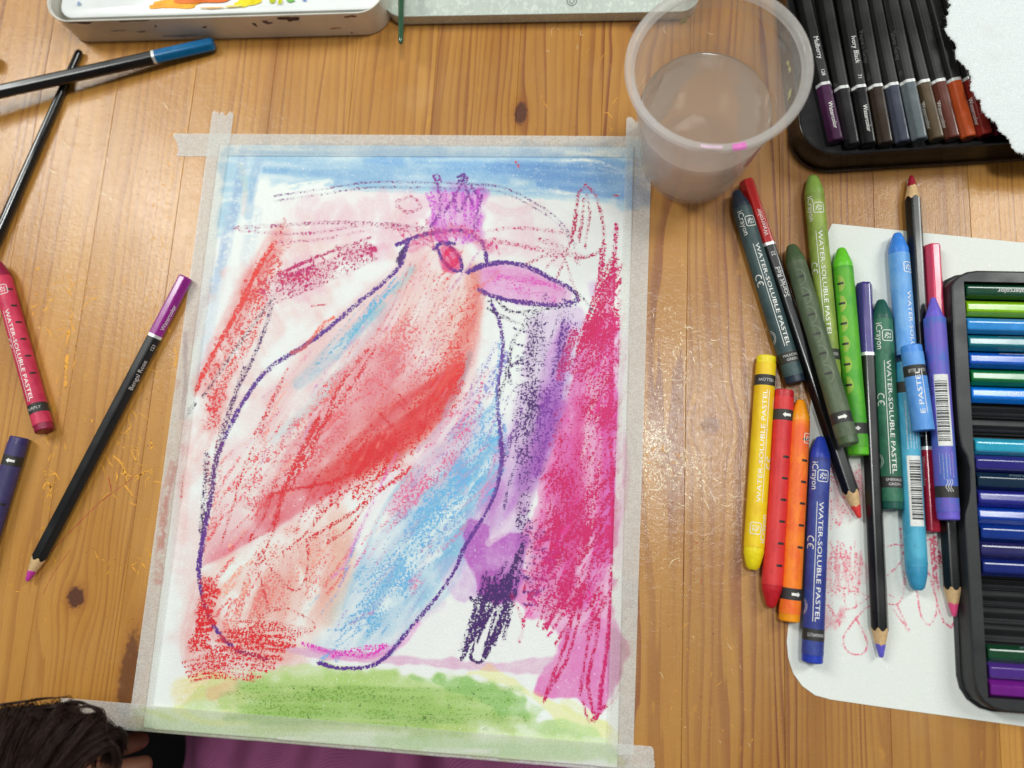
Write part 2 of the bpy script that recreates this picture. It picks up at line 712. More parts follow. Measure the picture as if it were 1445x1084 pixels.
fl = link_obj('floor', mesh_from('floor', [(-1.6, -1.4, -.74), (1.6, -1.4, -.74), (1.6, 1.4, -.74), (-1.6, 1.4, -.74)], [(0, 1, 2, 3)]), mat_floor())
fl['kind'] = 'structure'

TABLE_FRONT, TABLE_BACK = -0.1062, 0.46
SEAM0, PITCH = -0.0440, 0.0459
KNOTS = [  # photo pixel, radius in x and y (mm), strength of the dark heart
    (107, 843, 4.6, 5.2, 1.0), (735, 160, 3.4, 7.0, 1.0), (1003, 600, 4.6, 4.2, .42), (181, 955, 4.6, 22.0, .75),
    (898, 40, 4.0, 3.0, .6)]


def mat_wood(idx, seed, freq, tone, contrast):
    t = NT('pine_stave')
    p = t.pos()
    sx = t.n('ShaderNodeSeparateXYZ')
    t.link(p, sx.inputs[0])
    x, y = sx.outputs[0], sx.outputs[1]
    x_lo, x_hi = SEAM0 + PITCH * idx, SEAM0 + PITCH * (idx + 1)
    heart = None
    halo = None
    for (u, v, rx, ry, k) in KNOTS:
        c = P(u, v)
        if not (x_lo - .004 < c[0] < x_hi + .004):
            continue
        rx, ry = rx / 1000, ry / 1000
        dx = t.math('SUBTRACT', x, c[0])
        dy = t.math('SUBTRACT', y, c[1])
        ex = t.math('POWER', t.math('DIVIDE', dx, rx * 2.6), 2.0)
        ey = t.math('POWER', t.math('DIVIDE', dy, ry * 3.4), 2.0)
        q = t.math('EXPONENT', t.math('MULTIPLY', t.math('ADD', ex, ey), -1.0))
        x = t.math('SUBTRACT', x, t.math('MULTIPLY', t.math('MULTIPLY', dx, q), .82))
        wob = t.math('MULTIPLY', t.math('SUBTRACT', t.noise(p, 420, 2, .5), .5), .8)
        rr = t.math('ADD', t.math('SQRT', t.math('ADD', t.math('POWER', t.math('DIVIDE', dx, rx), 2.0), t.math('POWER', t.math('DIVIDE', dy, ry), 2.0))), wob)
        hk = t.math('MULTIPLY', t.smooth(rr, 1.15, .75), k)
        hl = t.math('MULTIPLY', t.smooth(rr, 2.2, .8), k * .5)
        heart = hk if heart is None else t.math('MAXIMUM', heart, hk)
        halo = hl if halo is None else t.math('MAXIMUM', halo, hl)
    # ring coordinate: slow waviness along the stave, uneven spacing across it
    cv = t.n('ShaderNodeCombineXYZ')
    t.link(x, cv.inputs[0])
    t.val(cv.inputs[1], t.math('MULTIPLY', y, .09))
    cv.inputs[2].default_value = seed * 3.1
    drift = t.math('SUBTRACT', t.noise(cv.outputs[0], 30, 2, .5), .5)
    cv2 = t.n('ShaderNodeCombineXYZ')
    t.link(x, cv2.inputs[0])
    t.val(cv2.inputs[1], t.math('MULTIPLY', y, .045))
    cv2.inputs[2].default_value = seed * 1.7 + 5
    fine = t.math('SUBTRACT', t.noise(cv2.outputs[0], 230, 2, .55), .5)
    ring = t.math('ADD', t.math('ADD', t.math('MULTIPLY', x, freq), t.math('MULTIPLY', drift, 7.5)), t.math('MULTIPLY', fine, .9))
    fr = t.math('FRACT', ring)
    late = t.math('MULTIPLY', t.smooth(fr, .35, .90), t.smooth(fr, 1.0, .93))
    # some rings stronger than others
    cv3 = t.n('ShaderNodeCombineXYZ')
    t.val(cv3.inputs[0], t.math('FLOOR', ring))
    cv3.inputs[1].default_value = seed * 7.7
    wn = t.n('ShaderNodeTexWhiteNoise', noise_dimensions='2D')
    t.link(cv3.outputs[0], wn.inputs['Vector'])
    st = t.math('MULTIPLY', late, t.math('ADD', .30, t.math('MULTIPLY', t.math('POWER', wn.outputs[0], 1.6), .85)))
    # dense resinous streaks where the rings crowd together
    for (u, v, wd, k) in ((384, 120, 3.2, .75), (617, 140, 2.6, .7), (650, 120, 2.0, .35), (1008, 980, 3.0, .3), (1232, 290, 4.0, .45), (1150, 960, 4.0, .3), (52, 860, 3.0, .4), (700, 110, 6.0, .3), (760, 60, 4.0, .25)):
        cxk = P(u, v)[0]
        if not (x_lo - .006 < cxk < x_hi + .006):
            continue
        dd = t.math('DIVIDE', t.math('SUBTRACT', x, cxk), wd / 1000)
        gg = t.math('EXPONENT', t.math('MULTIPLY', t.math('POWER', dd, 2.0), -1.0))
        rf = t.math('FRACT', t.math('MULTIPLY', t.math('ADD', x, t.math('MULTIPLY', fine, .0006)), 1000.0))
        st = t.math('MAXIMUM', st, t.math('MULTIPLY', t.math('MULTIPLY', gg, t.smooth(rf, .1, .8, .45, 1.0)), k * 1.25))
    # fibre
    fib = t.noise(t.scale(p, (1, .03, 1)), 1500, 3, .65)
    cloud = t.noise(t.scale(p, (1, .22, 1)), 22, 3, .55)
    early = t.mix(t.smooth(cloud, .3, .7), lin((184 + tone, 127 + tone * .8, 54 + tone * .4)), lin((200 + tone, 145 + tone * .8, 71 + tone * .4)))
    latec = t.mix(t.smooth(cloud, .3, .7), lin((136 + tone, 80 + tone, 36)), lin((156 + tone, 98 + tone, 48)))
    col = t.mix(t.math('MULTIPLY', st, contrast * .78, clamp=True), early, latec)
    col = t.mix(t.math('MULTIPLY', t.smooth(fib, .48, .72), .22), col, lin((138, 84, 34)))
    if heart is not None:
        kr = t.noise(p, 900, 3, .6)
        col = t.mix(halo, col, lin((150, 86, 36)))
        col = t.mix(heart, col, t.mix(kr, lin((62, 34, 22)), lin((112, 66, 44))))
    # wear: dull, paler patches where the varnish is rubbed through, tiny dark specks
    wear = t.noise(p, 16, 5, .62)
    col = t.mix(t.smooth(wear, .56, .74, 0, .22), col, lin((196, 160, 112)))
    spk = t.noise(p, 700, 1, .5)
    col = t.mix(t.smooth(spk, .775, .80, 0, .7), col, lin((60, 36, 24)))
    orange = t.noise(t.scale(p, (1, .3, 1)), 160, 4, .6)
    col = t.mix(t.smooth(orange, .64, .72, 0, .25), col, lin((222, 160, 52)))
    scr = t.noise(t.scale(p, (1, 1, 1)), 260, 4, .7, 1.2)
    rough = t.math('ADD', t.smooth(wear, .35, .7, .34, .50), t.math('MULTIPLY', t.math('SUBTRACT', scr, .5), .12))
    b = t.bsdf(col, rough, .42)
    b.inputs['Coat Weight'].default_value = .34
    b.inputs['Coat Roughness'].default_value = .12
    scr2 = t.noise(p, 620, 3, .7, .8)
    hgt = t.math('ADD', t.math('ADD', t.math('ADD', t.math('MULTIPLY', scr, .6), t.math('MULTIPLY', scr2, .25)), t.math('MULTIPLY', fib, .25)), t.math('MULTIPLY', st, -.12))
    bp = t.bump(hgt, .32, .0006)
    t.link(bp, b.inputs['Normal'])
    t.link(bp, b.inputs['Coat Normal'])
    return t.done(b.outputs[0])


table = thing('wooden_table', 'varnished orange pine table top of glued staves with knots, scratches and yellow crayon marks', 'table')
STAVE = {-4: (150, -2, .85), -3: (260, -4, .95), -2: (190, -2, .85), -1: (260, -10, 1.0), 0: (170, -12, 1.1), 1: (125, -15, 1.15), 2: (210, -20, 1.2), 3: (380, -22, 1.15),
         4: (170, -22, .6), -5: (230, 0, .85), -6: (150, 0, .75), -7: (200, -4, .9)}
for idx in range(-9, 8):
    fq, tone, con = STAVE.get(idx, (380, 0, .9))
    x0, x1 = SEAM0 + PITCH * idx, SEAM0 + PITCH * (idx + 1)
    bm = bmesh.new()
    c = .00025
    pr = [(x0 + .00003, -c), (x0 + c * .8, 0), (x1 - c * .8, 0), (x1 - .00003, -c), (x1 - .00003, -.026), (x0 + .00003, -.026)]
    # rounded front edge
    ys = [(TABLE_FRONT, -.0022), (TABLE_FRONT + .0006, -.0008), (TABLE_FRONT + .0022, 0.0), (TABLE_BACK, 0.0)]
    rows = []
    for (yy, drop) in ys:
        rows.append([bm.verts.new((px, yy, (pz + drop) if pz > -.01 else pz)) for px, pz in pr])
    for a, b2 in zip(rows[:-1], rows[1:]):
        for i in range(6):
            j = (i + 1) % 6
            bm.faces.new((a[i], a[j], b2[j], b2[i]))
    bm.faces.new(rows[0][::-1])
    bm.faces.new(rows[-1])
    bmesh.ops.recalc_face_normals(bm, faces=bm.faces)
    me = from_bm('plank', bm)
    link_obj('plank', me, mat_wood(idx, idx + 11, fq, tone, con), table)
# rail and legs below, so that the table stands
wl = mat_plain('leg_wood', (150, 100, 50), .5)


def box_mesh(name, lo, hi, bev=0.0):
    bm = bmesh.new()
    bmesh.ops.create_cube(bm, size=1.0)
    for v in bm.verts:
        for k in range(3):
            v.co[k] = lo[k] if v.co[k] < 0 else hi[k]
    if bev:
        bmesh.ops.bevel(bm, geom=bm.edges[:], offset=bev, segments=2, affect='EDGES', profile=.6)
    return from_bm(name, bm)


for sx in (-.44, .27):
    for sy in (-.02, .40):
        link_obj('leg', box_mesh('leg', (sx, sy, -.74), (sx + .05, sy + .05, -.0265), .003), wl, table)
link_obj('rail', box_mesh('rail', (-.388, .0, -.10), (.268, .022, -.0265), .002), wl, table)


# dried crayon and paint scratches on the varnish
def ribbons(spec):
    V, Fc = [], []
    for pts, w in spec:
        pp = smooth_path(pts, 4)
        k0 = len(V)
        for i, q in enumerate(pp):
            d = pp[min(i + 1, len(pp) - 1)] - pp[max(i - 1, 0)]
            d = d / (np.linalg.norm(d) + 1e-9)
            nn = np.array([-d[1], d[0]]) * w * .5 * rng.uniform(.35, 1.25) * (1 if 0 < i < len(pp) - 1 else .3)
            for s in (1, -1):
                V.append(P(*(q + nn * s), 0.00006))
        for i in range(len(pp) - 1):
            Fc.append((k0 + 2 * i, k0 + 2 * i + 1, k0 + 2 * i + 3, k0 + 2 * i + 2))
    return V, Fc


def scatter(regions):
    out = []
    for (cx, cy, sx, sy, n, wmax, ang, lmax) in regions:
        for _ in range(n):
            c = np.array([cx, cy]) + rng.normal(size=2) * (sx, sy)
            a = math.radians(ang + rng.normal() * 38)
            L = lmax * rng.uniform(.15, 1) ** 1.6
            d = np.array([math.cos(a), math.sin(a)]) * L / 2
            bend = rng.normal(size=2) * L * .14
            out.append(([c - d, c + bend, c + d], rng.uniform(.6, wmax)))
    return out


yel = scatter([(215, 430, 22, 60, 46, 2.2, 80, 22), (95, 470, 14, 55, 34, 2.8, 100, 26), (115, 400, 30, 12, 16, 3.2, 10, 18), (70, 690, 8, 40, 34, 2.4, 85, 18),
               (185, 640, 30, 45, 60, 2.4, 70, 26), (185, 800, 30, 14, 26, 2.2, 70, 14), (40, 290, 30, 50, 14, 2.0, 100, 14), (60, 420, 12, 8, 12, 3, -40, 18),
               (940, 650, 22, 34, 46, 1.6, 60, 16), (960, 930, 30, 60, 9, 1.4, 90, 18), (1010, 1010, 30, 40, 8, 1.6, 85, 16), (240, 250, 12, 40, 20, 2.0, 80, 14),
               (860, 120, 6, 50, 10, 1.4, 88, 20), (780, 170, 10, 20, 8, 1.5, 90, 12), (25, 830, 20, 30, 10, 1.6, 90, 12), (330, 60, 14, 40, 8, 1.4, 90, 14)])
for pts, w in (([(158, 642), (172, 655), (180, 680)], 2.6), ([(190, 680), (205, 665), (217, 670)], 2.6), ([(170, 668), (190, 672), (205, 668)], 1.8), ([(113, 440), (125, 425), (137, 420)], 2.2),
               ([(95, 500), (93, 520), (92, 548)], 4.5), ([(98, 465), (95, 480), (93, 490)], 5), ([(60, 690), (67, 680), (72, 690), (66, 702)], 3), ([(247, 490), (249, 505), (246, 520)], 2.4),
               ([(70, 672), (78, 668), (84, 678)], 2.6)):
    yel.append((pts, w))
V, Fc = ribbons(yel)
o = link_obj('crayon_scratches', mesh_from('crayon_scratches', V, Fc), mat_plain('yellow_wax', (226, 158, 44), .5, var=.12))
o['label'] = 'scattered yellow crayon scratches and flecks on the pine table'
o['category'] = 'crayon marks'
o['kind'] = 'stuff'
V, Fc = ribbons([([(52, 800), (90, 760), (140, 710), (180, 680), (192, 668)], 1.1), ([(60, 840), (75, 810), (100, 775)], .8), ([(153, 672), (155, 682), (157, 694)], 1.6), ([(1150, 1040), (1165, 1035)], 1)] +
                scatter([(90, 870, 60, 30, 4, 1.2, 0, 6), (975, 770, 20, 30, 4, 1.6, 40, 8)]))
o = link_obj('pencil_marks', mesh_from('pencil_marks', V, Fc), mat_plain('red_pencil_mark', (176, 74, 48), .6))
tag(o, 'thin red pencil line and stray purple flecks drawn on the table beside the magenta pencil', 'pencil marks')
o['kind'] = 'stuff'
V, Fc = ribbons(scatter([(960, 500, 45, 40, 60, 1.1, 45, 14), (922, 632, 14, 34, 520, 2.4, 75, 6), (962, 655, 24, 22, 240, 2.0, 50, 6), (950, 500, 14, 40, 60, 1.8, 80, 7), (985, 690, 40, 30, 40, 1.0, 20, 22), (850, 60, 60, 40, 18, .9, 80, 16), (140, 230, 60, 90, 22, .9, 60, 18), (1000, 960, 50, 60, 16, .9, 80, 14)]))  # hairline scratches, plus dense pale flecks that paint the varnish glare as colour
o = link_obj('scratches_and_glints', mesh_from('scratches_and_glints', V, Fc), mat_plain('scratch_and_glint', (236, 214, 170), .3))
tag(o, 'pale hairline scratches in the table varnish and flecks painting its glints', 'scratches')
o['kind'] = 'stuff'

Vc, Fcr = [], []
for _ in range(150):
    zone = random.choice(((1090, 700, 60, 140), (230, 500, 60, 220), (960, 700, 60, 200), (1180, 500, 80, 160), (120, 700, 90, 160)))
    q = P(random.gauss(zone[0], zone[2] * .6), random.gauss(zone[1], zone[3] * .6))
    r = random.uniform(.00010, .00030)
    k = len(Vc)
    for i in range(5):
        a_ = 6.283 * i / 5
        rr = r * random.uniform(.6, 1.4)
        Vc.append((q[0] + rr * math.cos(a_), q[1] + rr * math.sin(a_), .00012))
    Vc.append((q[0], q[1], .00012 + r * .8))
    Fcr += [(k + i, k + (i + 1) % 5, k + 5) for i in range(5)]
o = link_obj('wax_crumbs', mesh_from('wax_crumbs', Vc, Fcr), mat_plain('crumb_wax', (120, 60, 46), .6, var=.3))
tag(o, 'tiny dark crumbs of wax and pencil dust sprinkled on the table', 'crumbs')
o['kind'] = 'stuff'


# ------------------------------------------------------------------ the painting
PX0, PX1, PY0, PY1 = -.2078, .0192, -.1050, .1990
cv = Canvas(PX0 - .024, PY0 - .006, PX1 + .020, PY1 + .022, .00042)
A, B_, C_ = cv.area, cv.brush, cv.crayon
RED, SALMON, CRIM, VIO, DVIO, SKY, MAG = (226, 52, 58), (238, 150, 140), (206, 28, 104), (104, 52, 150), (74, 40, 104), (120, 182, 226), (226, 84, 178)
# sky band
A([(318, 200), (500, 214), (700, 206), (912, 205), (918, 286), (880, 288), (830, 279), (760, 264), (690, 252), (600, 250), (500, 254), (420, 262), (385, 262), (362, 240), (350, 290), (326, 340), (312, 330)], (168, 206, 236), .8, 7, 5, .05, .35, streak='flat')
A([(520, 226), (700, 216), (830, 220), (912, 240), (917, 286), (880, 286), (820, 274), (740, 258), (650, 246), (560, 246)], (128, 172, 228), .72, 8, 5, .08, .3, streak='flat')
A([(690, 232), (800, 228), (905, 250), (916, 282), (860, 276), (780, 258), (700, 246)], (128, 172, 232), .4, 8, 5, .1)
for pts, w in (([(335, 213), (430, 212), (560, 213)], 7), ([(380, 268), (460, 256), (540, 250)], 6), ([(640, 212), (720, 208), (790, 211)], 4), ([(770, 231), (830, 226), (890, 246)], 5), ([(800, 216), (850, 219), (895, 226)], 6), ([(845, 238), (880, 244)], 4)):
    B_(pts, w, (255, 255, 252), .85, dry=.35, lift=True)
cv.fan([(340, 214), (360, 256)], [(900, 212), (905, 282)], 26, 9, [(150, 192, 232), (176, 212, 240), (128, 176, 228), (196, 222, 242)], .5, 6, bend=.012)
cv.fan([(680, 226), (700, 250)], [(908, 240), (914, 284)], 14, 9, [(112, 160, 222), (128, 174, 228), (104, 152, 218)], .5, 5, bend=.015)
B_([(345, 216), (332, 290), (318, 350), (300, 412)], 15, (166, 190, 230), .75, dry=.1)
B_([(366, 222), (358, 260), (350, 305)], 12, (166, 196, 232), .8)
B_([(325, 310), (312, 380), (300, 440), (284, 530)], 16, (196, 208, 236), .6)
B_([(360, 300), (352, 345), (350, 370)], 20, (196, 214, 236), .5, dry=.3)
B_([(340, 235), (346, 270), (344, 300)], 9, (250, 222, 222), .8)
# pale grey-blue cast of the paper sides
A([(300, 400), (880, 300), (870, 930), (240, 960)], (246, 240, 244), .7, 30, 20)
# pale pink ground between sky and bird
for pts, w, a in (([(440, 285), (430, 300), (470, 320)], 26, .5), ([(520, 290), (515, 330)], 22, .5), ([(540, 272), (545, 320)], 18, .5), ([(480, 290), (500, 330)], 24, .45), ([(400, 335), (500, 330), (590, 328)], 20, .45), ([(450, 300), (425, 380)], 10, .5), ([(690, 290), (720, 300), (750, 292)], 12, .6), ([(700, 350), (760, 335), (800, 330)], 26, .25), ([(610, 285), (640, 280)], 22, .5), ([(680, 345), (720, 350)], 20, .5)):
    B_(pts, w, (244, 190, 210), a)
A([(560, 255), (690, 256), (700, 270), (560, 300)], (240, 214, 236), .4, 12, 8)
A([(400, 285), (560, 268), (720, 275), (800, 320), (810, 370), (700, 360), (600, 325), (520, 345), (420, 350), (350, 400), (330, 360)], (250, 226, 232), .4, 8, 8, .02, .6)
cv.fan([(420, 285), (600, 275)], [(400, 360), (560, 340)], 14, 20, [(248, 206, 218), (250, 218, 226), (246, 196, 212), (244, 206, 204)], .5, 8)
cv.fan([(690, 290), (780, 330)], [(700, 350), (800, 365)], 8, 16, [(250, 220, 230), (248, 210, 226)], .5, 8)
A([(300, 520), (320, 450), (375, 350), (500, 340), (470, 420), (400, 480), (340, 560), (300, 640), (262, 700), (268, 600)], (248, 196, 196), .55, 18, 14, streak='diag')
A([(375, 390), (520, 338), (535, 360), (420, 420), (370, 430)], (246, 190, 214), .6, 10, 8)
B_([(395, 330), (360, 390), (325, 460), (285, 545)], 30, (240, 110, 110), .55)
B_([(310, 560), (296, 600), (275, 640)], 26, (246, 150, 150), .55)
B_([(262, 600), (258, 690), (252, 800)], 22, (250, 190, 190), .5)
A([(262, 700), (290, 690), (285, 830), (268, 930), (250, 900)], (250, 206, 206), .6, 14, 8)
# body
A([(585, 350), (640, 335), (682, 380), (676, 470), (655, 560), (600, 640), (500, 700), (430, 740), (380, 770), (300, 790), (304, 690), (330, 600), (392, 520), (470, 450), (530, 400)], (250, 216, 218), .7, 8, 8, tex=.35)
cv.fan([(588, 362), (640, 380), (676, 430), (670, 520)], [(312, 640), (330, 720), (400, 740), (470, 690)], 46, 17, [(248, 206, 206), (246, 190, 200), (250, 224, 222), (242, 176, 184), (248, 214, 224), (244, 168, 172)], .5)
cv.fan([(580, 440), (600, 520)], [(400, 640), (440, 680)], 14, 18, [(240, 140, 156), (244, 160, 170), (238, 120, 134)], .42)
cv.fan([(590, 360), (660, 380), (668, 440)], [(540, 500), (600, 520), (640, 520)], 18, 12, [(248, 204, 196), (246, 190, 180), (250, 216, 210)], .5)
B_([(520, 560), (545, 530), (575, 520), (560, 570), (520, 600)], 26, (238, 130, 148), .4)
for pts, w, c, a in (([(668, 384), (670, 430), (658, 485)], 22, (242, 120, 110), .8), ([(660, 465), (640, 530), (590, 600)], 34, (242, 120, 112), .65), ([(630, 552), (575, 608), (505, 654), (446, 688)], 34, (232, 60, 62), .8)):
    B_(pts, w, c, a)
cv.fan([(664, 490), (650, 540), (636, 575)], [(430, 680), (470, 690), (520, 670)], 24, 10, [(230, 46, 54), (240, 84, 80), (244, 110, 104), (226, 40, 50), (242, 130, 120)], .55, 7)
B_([(520, 590), (530, 604), (556, 586), (580, 562)], 11, (224, 84, 104), .5)
B_([(560, 500), (548, 560), (540, 600)], 7, (226, 100, 124), .5)
B_([(632, 580), (605, 620), (560, 650)], 5, (150, 60, 90), .35)
B_([(664, 500), (650, 540), (628, 584)], 8, (160, 140, 200), .55)
A([(284, 802), (300, 690), (400, 650), (480, 690), (386, 748)], (234, 92, 114), .98, 1.5, 1.0, .05, .2, line=[(284, 806), (340, 776), (388, 748), (475, 692)], fall=30, curve=False)
A([(352, 745), (388, 748), (440, 715), (470, 690), (440, 660), (380, 700)], (234, 90, 106), .6, 5, 3)
# pale streaks in the body
cv.fan([(560, 420), (480, 520), (400, 600)], [(470, 500), (400, 620), (340, 730)], 16, 9, [(246, 246, 244), (248, 240, 238)], .55, 10, lift=True, dry=.1)
for pts, w in (([(430, 560), (380, 640), (350, 720)], 18), ([(360, 620), (345, 690)], 14), ([(600, 420), (570, 470)], 8), ([(650, 440), (636, 480)], 5), ([(622, 440), (590, 500)], 5)):
    B_(pts, w, (246, 245, 242), .5, lift=True)
# lower body
A([(284, 806), (388, 750), (480, 705), (500, 760), (490, 850), (450, 905), (360, 930), (300, 890), (282, 850)], (250, 206, 198), .66, 4, 5, .03, tex=.4)
cv.fan([(400, 760), (480, 730), (496, 780)], [(330, 900), (400, 910), (450, 890)], 18, 18, [(244, 176, 166), (248, 196, 188), (244, 160, 154), (248, 210, 204)], .5)
B_([(478, 735), (484, 800), (462, 870)], 30, (244, 184, 166), .65)
for pts, w in (([(312, 815), (345, 790), (380, 765)], 18), ([(318, 866), (330, 845)], 22), ([(360, 825), (345, 860)], 7), ([(445, 830), (425, 880)], 15), ([(420, 800), (430, 830)], 9), ([(500, 700), (540, 660)], 14), ([(455, 800), (430, 860)], 7)):
    B_(pts, w, (248, 250, 248), .85, dry=.1, lift=True)
B_([(300, 870), (330, 910), (400, 925)], 30, (246, 160, 158), .55)
B_([(290, 835), (278, 900), (285, 940)], 42, (244, 146, 146), .5)
B_([(275, 925), (340, 945), (420, 930)], 34, (248, 186, 182), .6)
# blue feathers
B_([(582, 380), (540, 430), (490, 480)], 12, (150, 202, 226), .75, dry=.05)
B_([(530, 440), (470, 505), (420, 545)], 14, (140, 198, 224), .6, dry=.1)
B_([(505, 455), (455, 500), (415, 540)], 9, (150, 204, 226), .6, dry=.2)
B_([(470, 545), (420, 590), (385, 620)], 12, (186, 210, 228), .5)
B_([(560, 420), (500, 500), (440, 560)], 8, (206, 200, 224), .5)
A([(700, 560), (706, 640), (700, 700), (655, 770), (600, 850), (545, 915), (470, 925), (440, 905), (490, 840), (520, 760), (580, 690), (640, 600)], (216, 230, 244), .75, 8, 6, tex=.4)
cv.fan([(704, 560), (706, 650), (690, 730)], [(446, 900), (500, 915), (560, 905)], 54, 9, [(150, 202, 236), (126, 188, 230), (180, 216, 240), (214, 230, 244), (112, 178, 226), (190, 206, 236)], .55, 9, dry=.0)
cv.fan([(690, 520), (650, 640)], [(560, 690), (520, 760)], 16, 7, [(240, 196, 216), (236, 170, 200), (214, 176, 216)], .5, 8)
cv.fan([(690, 640), (640, 760)], [(540, 820), (500, 900)], 20, 4.5, [(250, 252, 252)], .8, 9, lift=True, dry=.15)
for pts, w, c, a in (([(670, 600), (645, 640), (640, 660)], 22, (214, 168, 210), .55), ([(560, 660), (520, 730), (490, 780)], 10, (234, 180, 218), .5), ([(648, 650), (655, 690)], 14, (176, 150, 206), .5), ([(690, 440), (684, 520), (660, 590)], 14, (240, 232, 238), .6)):
    B_(pts, w, c, a)
for pts, w in (([(540, 690), (505, 770)], 10), ([(690, 440), (680, 520)], 14), ([(560, 900), (600, 850)], 8), ([(530, 700), (560, 668)], 12)):
    B_(pts, w, (248, 251, 251), .75, dry=.2, lift=True)
cv.soften(3.0, .6, [(560, 345), (690, 340), (712, 560), (706, 700), (600, 870), (540, 930), (450, 930), (330, 915), (284, 850), (284, 760), (310, 640), (390, 510)])
# crown, eye, beak
A([(610, 264), (650, 258), (680, 268), (682, 335), (612, 335)], (228, 128, 216), .8, 6, 4, .05, .4)
A([(575, 285), (600, 272), (612, 290), (600, 310), (580, 305)], (244, 206, 226), .6, 3, 3, .12)
B_([(580, 350), (640, 325), (690, 350)], 16, (232, 110, 160), .6)
A([(615, 352), (632, 342), (650, 356), (654, 376), (642, 386), (625, 380)], (234, 60, 120), .92, 3, 2)
A([(668, 380), (710, 372), (760, 384), (812, 412), (806, 428), (740, 430), (680, 412)], (236, 150, 216), .85, 4, 2, .06)
B_([(690, 385), (735, 390), (790, 412)], 16, (232, 120, 196), .45)
A([(828, 400), (840, 396), (845, 410), (832, 424)], (220, 180, 232), .7, 4, 2)
# purple wing
A([(740, 440), (816, 430), (836, 452), (826, 520), (800, 600), (762, 680), (748, 740), (742, 830), (720, 848), (690, 838), (640, 826), (648, 790), (660, 740), (706, 660), (712, 600), (736, 520)], (222, 184, 232), .8, 4, 5, .06, .3)
A([(704, 462), (738, 448), (734, 530), (716, 610), (708, 560)], (246, 248, 250), .8, 6, 4, lift=True)
cv.fan([(800, 440), (800, 520), (780, 600)], [(770, 620), (740, 700), (700, 760)], 26, 13, [(196, 140, 216), (180, 110, 204), (210, 160, 224), (190, 96, 196)], .5)
A([(705, 640), (730, 600), (748, 640), (722, 720), (690, 770), (652, 752)], (222, 176, 228), .6, 5, 5, .05)
B_([(700, 690), (680, 740), (672, 790), (700, 830)], 26, (190, 96, 196), .6)
A([(660, 735), (678, 728), (694, 744), (690, 764), (720, 752), (744, 760), (742, 810), (722, 842), (700, 852), (676, 832), (668, 812), (656, 786)], (188, 84, 192), .88, 2.5, 3, .14, .25)
A([(676, 800), (700, 806), (712, 840), (700, 854), (680, 838)], (170, 60, 170), .5, 3, 3, .08)
A([(604, 795), (640, 782), (668, 812), (678, 838), (656, 848), (634, 838)], (222, 182, 230), .75, 2.5, 3, .14)
B_([(790, 575), (765, 645), (736, 715)], 22, (174, 80, 186), .75)
B_([(742, 700), (712, 748), (690, 766)], 12, (246, 214, 238), .55, lift=True)
B_([(620, 850), (580, 880), (556, 914)], 18, (228, 204, 232), .5)
cv.soften(2.4, .55, [(700, 430), (830, 430), (790, 600), (745, 740), (700, 760), (680, 700)])
# magenta side
A([(868, 380), (870, 560), (868, 700), (866, 880), (886, 905), (880, 930), (866, 985), (840, 1008), (815, 985), (770, 985), (752, 978), (766, 940), (800, 900), (775, 885), (740, 866), (740, 760), (782, 610), (826, 470), (846, 410)], (240, 128, 196), .85, 2.5, 4, .12, .3)
cv.fan([(866, 420), (830, 500), (800, 600)], [(850, 860), (800, 880), (756, 850)], 40, 14, [(236, 84, 172), (244, 150, 206), (232, 70, 150), (240, 120, 190), (228, 96, 190)], .5)
cv.fan([(864, 460), (860, 700)], [(820, 640), (810, 860)], 8, 6, [(250, 200, 226)], .45, 8, lift=True, dry=.1)
A([(800, 890), (830, 872), (868, 872), (885, 905), (874, 960), (850, 1000), (836, 1006), (815, 984), (780, 986), (754, 978), (764, 945), (785, 925)], (236, 116, 196), .65, 2.5, 3, .16)
B_([(872, 660), (876, 740), (872, 800)], 10, (248, 216, 232), .7)
A([(400, 914), (470, 918), (560, 926), (640, 930), (700, 937), (730, 930), (790, 926), (770, 952), (700, 948), (620, 942), (540, 936), (440, 926)], (232, 172, 210), .85, 1.8, 2, .08)
B_([(440, 915), (500, 928), (560, 912), (590, 880)], 10, (242, 130, 212), .65)
# green bank
A([(300, 955), (380, 946), (470, 940), (560, 948), (650, 952), (745, 982), (764, 1012), (830, 1022), (868, 1046), (880, 1075), (540, 1062), (190, 1040), (188, 1000), (250, 995)], (208, 228, 160), .88, 3, 4, .08, .3)
A([(330, 962), (470, 948), (600, 950), (700, 962), (740, 985), (758, 1020), (700, 1038), (560, 1034), (420, 1022), (330, 1012), (300, 990)], (172, 206, 104), .8, 6, 5, .03, .3)
cv.fan([(330, 960), (300, 1000), (320, 1030)], [(740, 978), (760, 1000), (740, 1036)], 34, 11, [(186, 212, 120), (160, 198, 96), (200, 222, 140), (146, 188, 90), (190, 200, 116), (170, 206, 122)], .5, 6, bend=.02)
A([(560, 952), (650, 954), (745, 984), (752, 1016), (722, 1022), (690, 996), (620, 972)], (130, 192, 100), .7, 3, 4, .1)
A([(745, 984), (772, 1000), (760, 1016), (830, 1020), (866, 1046), (800, 1034), (740, 1030)], (186, 218, 140), .7, 2.5, 3, .1)
B_([(260, 975), (310, 965), (330, 990)], 36, (248, 222, 140), .8)
B_([(300, 978), (332, 968)], 18, (244, 176, 130), .7)
B_([(250, 1000), (300, 1020), (420, 1010)], 10, (238, 236, 120), .65)
A([(660, 950), (690, 938), (760, 980), (864, 1028), (864, 1048), (790, 1022), (740, 980)], (248, 243, 168), .88, 2, 3, .08)
B_([(800, 995), (866, 1040)], 20, (248, 244, 180), .7)
B_([(190, 1020), (260, 1026), (340, 1036), (540, 1050)], 20, (206, 232, 186), .7)
B_([(540, 1046), (700, 1056), (860, 1062)], 22, (184, 222, 156), .6)
B_([(200, 998), (250, 1016)], 7, (196, 218, 100), .6)
